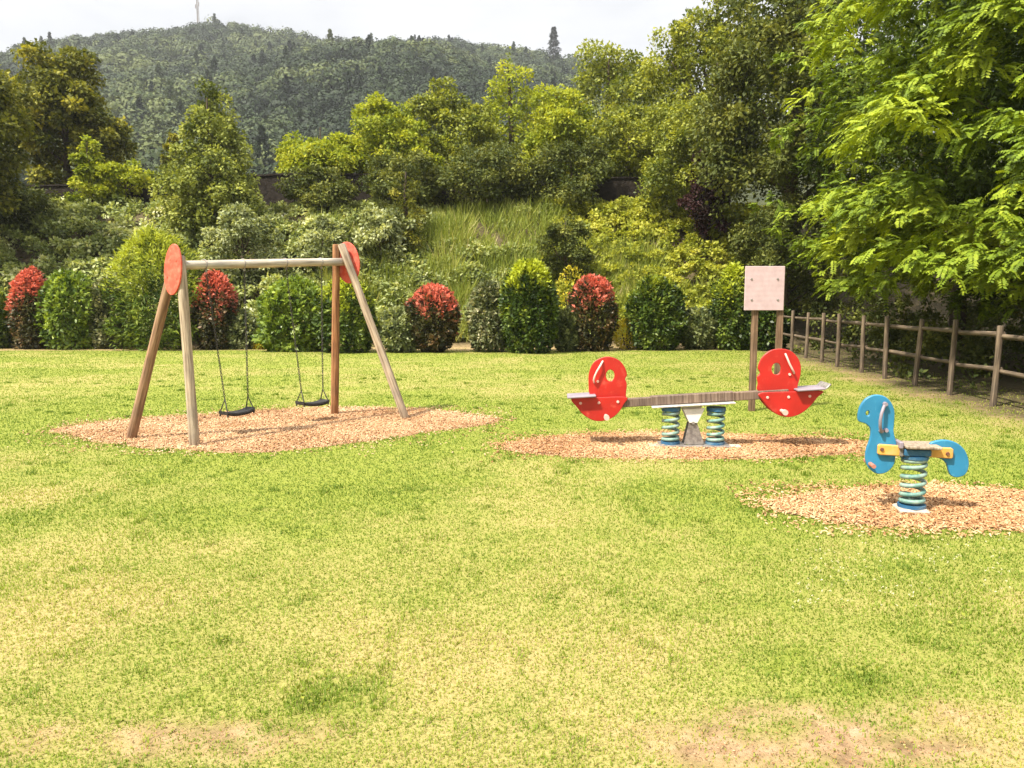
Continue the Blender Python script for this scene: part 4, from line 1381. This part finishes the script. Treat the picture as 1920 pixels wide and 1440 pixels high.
# ------------------------------------------------------------------ seesaw on two springs
def seesaw():
    b = ground(1300, 838)
    K = F_PX / (b.y * CP + CAM_H * SP)
    root = thing("seesaw", (b.x, b.y, tz(b.x, b.y) + .008), "seesaw with a rounded red panel at each end on two green springs", "seesaw", None, R(-3))
    X = lambda u: (u - 1300) / K
    Z = lambda v: (838 - v) / K
    P = lambda *uv: [(X(u), Z(v)) for u, v in uv]
    tilt = math.atan2(16.5, 233)
    # base plate, springs, hinge
    mb = MB()
    mb.box((0, 0, .016), (X(1366) - X(1236), .26, .018), .004)
    bp = mb.build("base_plate", M['steel_dark'], root)
    for s in (-1, 1):
        mb = MB()
        mb.box((s * .43, -.04, .008), (.11, .13, .024), .005)
        ft = mb.build("foot", M['concrete'], root)
    for u in (1257, 1340):
        sp = coil("spring", root, (X(u), 0, 0), .080, .040, Z(768), 5.6, .0185, M['spring'])
        for za, zb in ((.026, .052), (Z(771), Z(764))):
            mb = MB()
            mb.tube([(X(u), 0, za), (X(u), 0, zb)], [.102, .102], 20)
            mb.build("spring_cap", M['spring_blue'], sp)
    for yy in (-.075, .075):
        mb = MB()
        panel(mb, P((1277, 767), (1317, 764), (1304, 792), (1289, 792)), .014, yy, bev=.003)
        mb.build("upper_hinge", M['white'], root)
        mb = MB()
        panel(mb, P((1289, 793), (1304, 793), (1318, 833), (1280, 833)), .014, yy * .78, bev=.003)
        mb.build("lower_hinge", M['steel_dark'], root)
    mb = MB()
    mb.tube([(X(1296), -.09, Z(792)), (X(1296), .09, Z(792))], .016, 10)
    mb.build("hinge_pin", M['steel_dark'], root)
    # timber beam in two thicknesses, inside a steel channel
    def bar(ua, va, ub, vb, hgt, dep, name, mat):
        p, q = Vector((X(ua), 0, Z(va))), Vector((X(ub), 0, Z(vb)))
        mb = MB()
        mb.box((0, 0, 0), ((q - p).length, dep, hgt), .006)
        d = (q - p).normalized()
        return mb.build(name, mat, root, (p + q) / 2, Quaternion((0, 1, 0), -math.atan2(d.z, d.x)))
    bar(1120, 760.5, 1470, 737, .088, .090, "beam", M['wood_beam'])
    bar(1219, 752.5, 1371, 742.5, .094, .112, "beam_sleeve", M['wood_beam'])
    bar(1219, 763, 1371, 753.5, .018, .26, "bearing_plate", M['steel'])
    # each end: head panel, two hull panels, seat, handle, bolts
    def end(head, hull, hole, hand, bolts, peg, seat, s, lip):
        mb = MB()
        hp = smooth_outline(P(*head), 5)
        hx_, hz_, hw, hh = X(hole[0]), Z(hole[1]), hole[2] / K, hole[3] / K
        panel(mb, hp, .030, 0, [[(hx_ + hw * math.cos(t), hz_ + hh * math.sin(t)) for t in np.linspace(0, 6.283, 24, endpoint=False)]], bev=.005)
        hd = mb.build("head_panel", M['red'], root)
        for yy in (-.058, .058):
            mb = MB()
            mb.tube([(X(u), yy * k, Z(v)) for (u, v), k in zip(hand, (.25, .9, 1, 1, .9, .25))], .0105, 8)
            mb.build("handle", M['bolt'], hd)
            sg = 1 if yy > 0 else -1
            mb = MB()
            mb.tube([(X(hole[4]), sg * .015, Z(hole[5])), (X(hole[4]), sg * .028, Z(hole[5]))], .014, 12)
            mb.build("bolt", M['bolt'], hd)
        for yy in (-.062, .062):
            mb = MB()
            panel(mb, smooth_outline(P(*hull), 5), .026, yy, bev=.005)
            hu = mb.build("hull_panel", M['red'], root)
            sg = 1 if yy > 0 else -1
            for u, v in bolts:
                mb = MB()
                mb.tube([(X(u), yy + sg * .012, Z(v)), (X(u), yy + sg * .022, Z(v))], [.016, .012], 12)
                mb.build("bolt", M['bolt'], hu)
        mb = MB()
        mb.tube([(X(peg[0]), -.20, Z(peg[1])), (X(peg[0]), .20, Z(peg[1]))], .019, 14)
        fp = mb.build("foot_peg", M['bolt'], root)
        for yy in (-.2, .2):
            mb = MB()
            mb.tube([(X(peg[0]), yy - .02, Z(peg[1])), (X(peg[0]), yy + .02, Z(peg[1]))], .029, 14)
            mb.build("grip", M['bolt'], fp)
        p, q = Vector((X(seat[0]), 0, Z(seat[1]))), Vector((X(seat[2]), 0, Z(seat[3])))
        d = (q - p).normalized()
        mb = MB()
        mb.box((0, 0, 0), ((q - p).length, .30, .020), .006)
        st = mb.build("seat", M['grip'], root, (p + q) / 2, Quaternion((0, 1, 0), -math.atan2(d.z, d.x)))
        if lip:
            mb = MB()
            hl = (q - p).length / 2
            mb.box((0, 0, 0), (.075, .30, .018), .005)
            mb.build("seat_lip", M['steel_dark'], st, (hl + .026, 0, .022), Quaternion((0, 1, 0), R(-42)))
    end([(1108, 745), (1103, 722), (1104, 700), (1112, 682), (1126, 673), (1142, 671), (1158, 677), (1169, 689), (1174, 704), (1171, 712), (1174, 722), (1173, 735), (1169, 752), (1140, 756)],
        [(1072, 748), (1120, 746), (1172, 745), (1168, 758), (1160, 772), (1147, 784), (1130, 790), (1112, 789), (1094, 779), (1081, 764)],
        (1143, 706, 8, 11, 1120, 717), [(1129, 679), (1124, 687), (1118, 697), (1114, 706), (1112, 714), (1113, 719)],
        [(1088, 757), (1122, 756), (1157, 754)], (1135, 780), (1063, 745.5, 1116, 742), -1, False)
    end([(1416, 733), (1415, 720), (1413, 708), (1418, 700), (1414, 690), (1420, 672), (1434, 659), (1452, 655), (1470, 658), (1484, 670), (1491, 686), (1491, 704), (1487, 722), (1484, 738), (1450, 744)],
        [(1416, 736), (1470, 733), (1528, 731), (1520, 743), (1507, 760), (1490, 774), (1470, 780), (1450, 776), (1434, 764), (1422, 750)],
        (1447, 692, 8.5, 11, 1471, 702), [(1462, 664), (1464, 672), (1468, 682), (1473, 691), (1477, 698), (1479, 700)],
        [(1430, 744), (1468, 743), (1506, 741)], (1456, 768), (1480, 729.5, 1530, 726), 1, True)
seesaw()

# ------------------------------------------------------------------ blue spring rider
def rider():
    b = ground(1704, 960)
    K = F_PX / (b.y * CP + CAM_H * SP)
    root = thing("spring_rider", (b.x, b.y, tz(b.x, b.y) + .008), "blue animal shaped spring rider with orange bars on one coil spring", "spring rider", None, R(-9))
    zx = lambda x: (x / 5.54 + 1580 - 1704) / K
    zz = lambda y: (960 - (y / 5.54 + 720)) / K
    P = lambda pts: [(zx(x), zz(y)) for x, y in pts]
    front = [(140, 385), (137, 320), (155, 235), (200, 165), (260, 127), (325, 117), (390, 135), (442, 182), (476, 245), (490, 315), (490, 400), (490, 490), (506, 560), (525, 625), (522, 700), (520, 790),
             (505, 850), (465, 905), (415, 935), (360, 942), (310, 922), (265, 880), (240, 825), (230, 760), (236, 690), (252, 630), (266, 575), (271, 515), (262, 468), (238, 438), (205, 415), (168, 405)]
    rear = [(850, 605), (905, 580), (970, 568), (1045, 575), (1115, 605), (1172, 660), (1207, 725), (1226, 800), (1220, 870), (1195, 920), (1150, 945), (1100, 950), (1062, 932), (1038, 885), (1026, 840), (1002, 798), (960, 766), (900, 750), (850, 740), (835, 670)]
    for name, pts, hole in (("front_panel", front, True), ("tail_panel", rear, False)):
        mb = MB()
        hl = [[(zx(228) + .013 * math.cos(t), zz(310) + .019 * math.sin(t)) for t in np.linspace(0, 6.283, 18, endpoint=False)]] if hole else []
        panel(mb, smooth_outline(P(pts), 4), .032, 0, hl, bev=.005)
        pn = mb.build(name, M['blue'], root)
        if hole:
            for sg in (-1, 1):
                mb = MB()
                hp = [(388, 205, .3), (362, 240, .9), (338, 300, 1.3), (328, 370, 1.4), (335, 440, 1.2), (362, 492, .5)]
                mb.tube([(zx(x), sg * (.014 + .045 * k), zz(y)) for x, y, k in hp], .0115, 10)
                mb.build("handle", M['grip'], pn)
                for x, y, e in ((388, 207, .05), (364, 488, .045), (412, 480, .038)):
                    mb = MB()
                    mb.tube([(zx(x), sg * .012, zz(y)), (zx(x), sg * e, zz(y))], [.017, .014], 10)
                    mb.build("bolt", M['grip'], pn)
            mb = MB()
            mb.tube([(zx(278), -.11, zz(838)), (zx(278), .11, zz(838))], .0155, 12)
            mb.build("foot_peg", M['peg'], pn)
    for sg in (-1, 1):
        mb = MB()
        panel(mb, P([(350, 622), (520, 630), (850, 638), (1035, 640), (1055, 655), (1055, 735), (1040, 750), (850, 742), (520, 738), (350, 732), (333, 718), (333, 637)]), .030, sg * .034, bev=.006)
        br = mb.build("side_bar", M['orange'], root)
        for x, y in ((372, 674), (1000, 700)):
            mb = MB()
            mb.tube([(zx(x), sg * .047, zz(y)), (zx(x), sg * .058, zz(y))], [.016, .012], 10)
            mb.build("bolt", M['bolt_dark'], br)
    mb = MB()
    p = [(500, 618), (540, 606), (590, 632), (760, 622), (905, 604), (912, 618), (760, 642), (600, 656), (520, 640)]
    vs = []
    mb.box(((zx(590) + zx(905)) / 2, 0, zz(632)), (zx(915) - zx(575), .24, .024), .007)
    mb.build("seat", M['wood_grey'], root, None, None)
    mb = MB()
    mb.box((zx(545), 0, zz(620)), (.028, .17, .05), .006)
    mb.build("seat_stop", M['grip'], root)
    mb = MB()
    mb.box((zx(705), 0, zz(694)), (zx(835) - zx(578), .17, zz(655) - zz(735)), .01)
    mb.build("spring_mount", M['spring_blue'], root)
    mb = MB()
    mb.box((zx(560), 0, zz(682)), (.028, .125, .085), .006)
    mb.build("bracket", M['steel_dark'], root)
    sp = coil("spring", root, (zx(710), 0, 0), .076, .052, zz(742), 6.2, .0170, M['spring'])
    for za, zb in ((.035, .058), (zz(766), zz(736))):
        mb = MB()
        mb.tube([(zx(710), 0, za), (zx(710), 0, zb)], [.098, .098], 20)
        mb.build("spring_cap", M['spring_blue'], sp)
    mb = MB()
    mb.box((zx(705), 0, .005), (.21, .21, .062), .014)
    mb.build("footing", M['concrete'], root)
rider()

# ------------------------------------------------------------------ notice board
def notice_board():
    b1 = ground(1409, 771)
    Y = b1.y
    root = thing("notice_board", (b1.x, Y, 0), "pale blank notice board on two brown wooden posts behind the seesaw", "notice board")
    sx = (at(1462, 600, Y).x - b1.x)
    tl, br = at(1398, 499, Y - .07), at(1469, 582, Y - .07)
    for x in (0.0, sx):
        mb = MB()
        mb.box((x, 0, tl.z * .5 - .12), (.080, .080, tl.z + .14), .008)
        mb.build("post", M['wood_post'], root)
    mb = MB()
    mb.box(((tl.x + br.x) / 2 - b1.x, -.062, (tl.z + br.z) / 2), (br.x - tl.x, .026, tl.z - br.z), .005)
    bd_ = mb.build("board", M['board'], root)
    for u in (1409, 1458):
        for v in (523, 562):
            p = at(u, v, Y - .07)
            mb = MB()
            mb.tube([(p.x - b1.x, -.074, p.z), (p.x - b1.x, -.084, p.z)], [.017, .013], 10)
            mb.build("bolt", M['steel_dark'], bd_)
notice_board()

# ------------------------------------------------------------------ lawn grass
def lawn_grass():
    rng = np.random.default_rng(17)
    bands = [(1.9, 3.2, 10000), (3.2, 4.6, 7000), (4.6, 6.5, 4000), (6.5, 9, 2200), (9, 12.5, 1200), (12.5, 17, 560), (17, 24.2, 320)]
    X, Y = [], []
    for y0, y1, dens in bands:
        half0, half1 = y0 * .78 + .5, y1 * .78 + .5
        n = int(dens * (y1 - y0) * (half0 + half1))
        y = rng.uniform(y0, y1, n)
        x = rng.uniform(-1, 1, n) * (y * .78 + .5)
        X.append(x)
        Y.append(y)
    x, y = np.concatenate(X), np.concatenate(Y)
    # scattered taller tufts
    tx, ty = rng.uniform(-1, 1, 420), rng.uniform(2.2, 16, 420)
    tx = tx * (ty * .75)
    tn = rng.integers(14, 46, 420)
    ti = np.repeat(np.arange(420), tn)
    n0 = len(x)
    x = np.concatenate([x, tx[ti] + rng.normal(0, .035, len(ti))])
    y = np.concatenate([y, ty[ti] + rng.normal(0, .035, len(ti))])
    tuft = np.arange(len(x)) >= n0
    dry, bare, lush, wild_and_shade = cover(x, y)
    sd_ = np.minimum.reduce([poly_sd(x, y, [(p.x, p.y) for p in pl]) for pl in BEDS])
    fd = x - fence_x(y)
    keep = (rng.random(len(x)) > bare * .80) & (sd_ > -.22 * vnoise(x, y, .28, 85, 3) * rng.normal(size=len(x)) ** 2) & (fd < 1.5) & (rng.random(len(x)) < (.85 + .3 * lush + .15 * vnoise(x, y, .22, 55, 2)))
    x, y, dry, bare, lush, sd_, tuft = x[keep], y[keep], dry[keep], bare[keep], lush[keep], sd_[keep], tuft[keep]
    n = len(x)
    far = np.clip((y - 2) / 16, 0, 1)
    h = rng.uniform(.012, .024, n) * (1 + .45 * lush + .5 * far) * (.75 + .5 * vnoise(x, y, .5, 57, 2))
    h *= np.where(sd_ < .25, 1.25, 1) * np.where(tuft, rng.uniform(1.2, 2.3, n), 1)
    w = rng.uniform(.0030, .0052, n) * (1 + 2.6 * far)
    a = rng.uniform(0, 6.283, n)
    lean = rng.uniform(.3, 1.3, n)
    dx, dy = np.cos(a), np.sin(a)
    P = np.stack([x, y, terrain(x, y) - .004], -1)
    side = np.stack([-dy, dx, np.zeros(n)], -1) * (w / 2)[:, None]
    mid = P + np.stack([dx * lean * h * .28, dy * lean * h * .28, h * .62], -1)
    tip = P + np.stack([dx * lean * h * .85, dy * lean * h * .85, h * (1 - .34 * lean)], -1)
    V = np.stack([P - side, P + side, mid + side * .8, tip, mid - side * .8], 1).reshape(-1, 3)
    i = np.arange(n) * 5
    F = np.concatenate([np.stack([i, i + 1, i + 2, i + 4], -1), np.stack([i + 4, i + 2, i + 3, i + 3], -1)])
    var = np.clip(.10 + .56 * dry + rng.normal(0, .06, n) - .05 * lush + .35 * bare, 0, 1)
    var = np.where(tuft, var * .6, var)
    var = np.where(rng.random(n) < .03 + .10 * dry, np.clip(var + .35, 0, 1), var)
    me = np_mesh("grass", V, F[:n], {'var': var})
    # the tip triangles are built as a second face list
    me2 = bpy.data.meshes.new("grass")
    me2.vertices.add(len(V))
    me2.vertices.foreach_set("co", V.astype(np.float32).ravel())
    q, t = F[:n], np.stack([i + 4, i + 2, i + 3], -1)
    loops = np.concatenate([q.ravel(), t.ravel()]).astype(np.int32)
    me2.loops.add(len(loops))
    me2.loops.foreach_set("vertex_index", loops)
    me2.polygons.add(2 * n)
    me2.polygons.foreach_set("loop_start", np.concatenate([np.arange(n) * 4, 4 * n + np.arange(n) * 3]).astype(np.int32))
    at_ = me2.attributes.new('var', 'FLOAT', 'FACE')
    at_.data.foreach_set("value", np.concatenate([var, np.clip(var + .08, 0, 1)]).astype(np.float32))
    me2.update(calc_edges=True)
    bpy.data.meshes.remove(me)
    setting(link("grass", me2, M['grass']), "stuff", "short sunlit lawn grass with dry and worn patches")
    # broad-leaved weeds and clover in the lush spots
    m = 15000
    yy = np.concatenate([rng.uniform(2.2, 7.5, m)])
    xx = rng.uniform(-1, 1, m) * (yy * .75)
    _, b2, l2, _ = cover(xx, yy)
    k = rng.random(m) < np.clip(l2 - .25, 0, 1)
    xx, yy = xx[k], yy[k]
    mc = len(xx)
    p = np.stack([xx, yy, terrain(xx, yy) + rng.uniform(.015, .045, mc)], -1)
    # white clover heads in the damper grass
    m = 260
    uu, vv = rng.uniform(1480, 1960, m), rng.uniform(1010, 1150, m)
    k = vnoise(uu, vv, 60, 3, 2) > .45
    g = np.array([tuple(ground(a, b)) for a, b in zip(uu[k], vv[k])])
    q = len(g) * 7
    g = np.repeat(g, 7, 0)
    g[:, 2] = terrain(g[:, 0], g[:, 1]) + .035
    setting(link("clover_flowers", leaf_mesh("clover_flowers", g, rand_dir(rng, q) + np.array([0, 0, .3]), rand_dir(rng, q), rng.uniform(.006, .010, q), rng.uniform(.004, .006, q), np.full(q, 1.0)), M['leaf_pale']),
            "stuff", "small white clover flowers dotted in the grass at the right")
    # crumbs of soil and dead leaves on the worn spots
    m = 60000
    yy = rng.uniform(1.9, 5.2, m)
    xx = rng.uniform(-1, 1, m) * (yy * .75)
    d3, b3, _, _ = cover(xx, yy)
    k = rng.random(m) < np.clip(b3 * .55 + .05 * d3, 0, 1)
    xx, yy = xx[k], yy[k]
    q = len(xx)
    pl_ = np.stack([xx, yy, terrain(xx, yy) + rng.uniform(.002, .012, q)], -1)
    setting(link("litter", leaf_mesh("litter", pl_, rand_dir(rng, q) * np.array([1, 1, .3]), rand_dir(rng, q) * .5 + np.array([0, 0, 1.]), rng.uniform(.004, .013, q), rng.uniform(.003, .008, q), np.clip(rng.normal(.22, .2, q), 0, 1)), M['chips']),
            "stuff", "crumbs of soil and dead grass on the worn spots of the lawn")
    setting(link("clover", leaf_mesh("clover", p, rand_dir(rng, mc) + np.array([0, 0, .3]), rand_dir(rng, mc) * .5 + np.array([0, 0, 1.]), rng.uniform(.014, .03, mc), rng.uniform(.012, .022, mc), np.clip(rng.normal(.5, .22, mc), 0, 1)), M['leaf_mid']),
            "stuff", "darker green clover and weeds in clumps on the lawn")
lawn_grass()

# ------------------------------------------------------------------ air
def haze():
    m, n, out = new_mat("haze")
    v = nd(n, "ShaderNodeVolumePrincipled")
    v.inputs['Color'].default_value = (.93, .95, 1.0, 1)
    v.inputs['Density'].default_value = .00030
    v.inputs['Anisotropy'].default_value = .3
    n.links.new(v.outputs['Volume'], out.inputs['Volume'])
    mb = MB()
    mb.box((0, 245, 98), (1000, 610, 206))
    setting(mb.build("haze", m), "stuff", "thin pale haze in the air towards the hill")
haze()
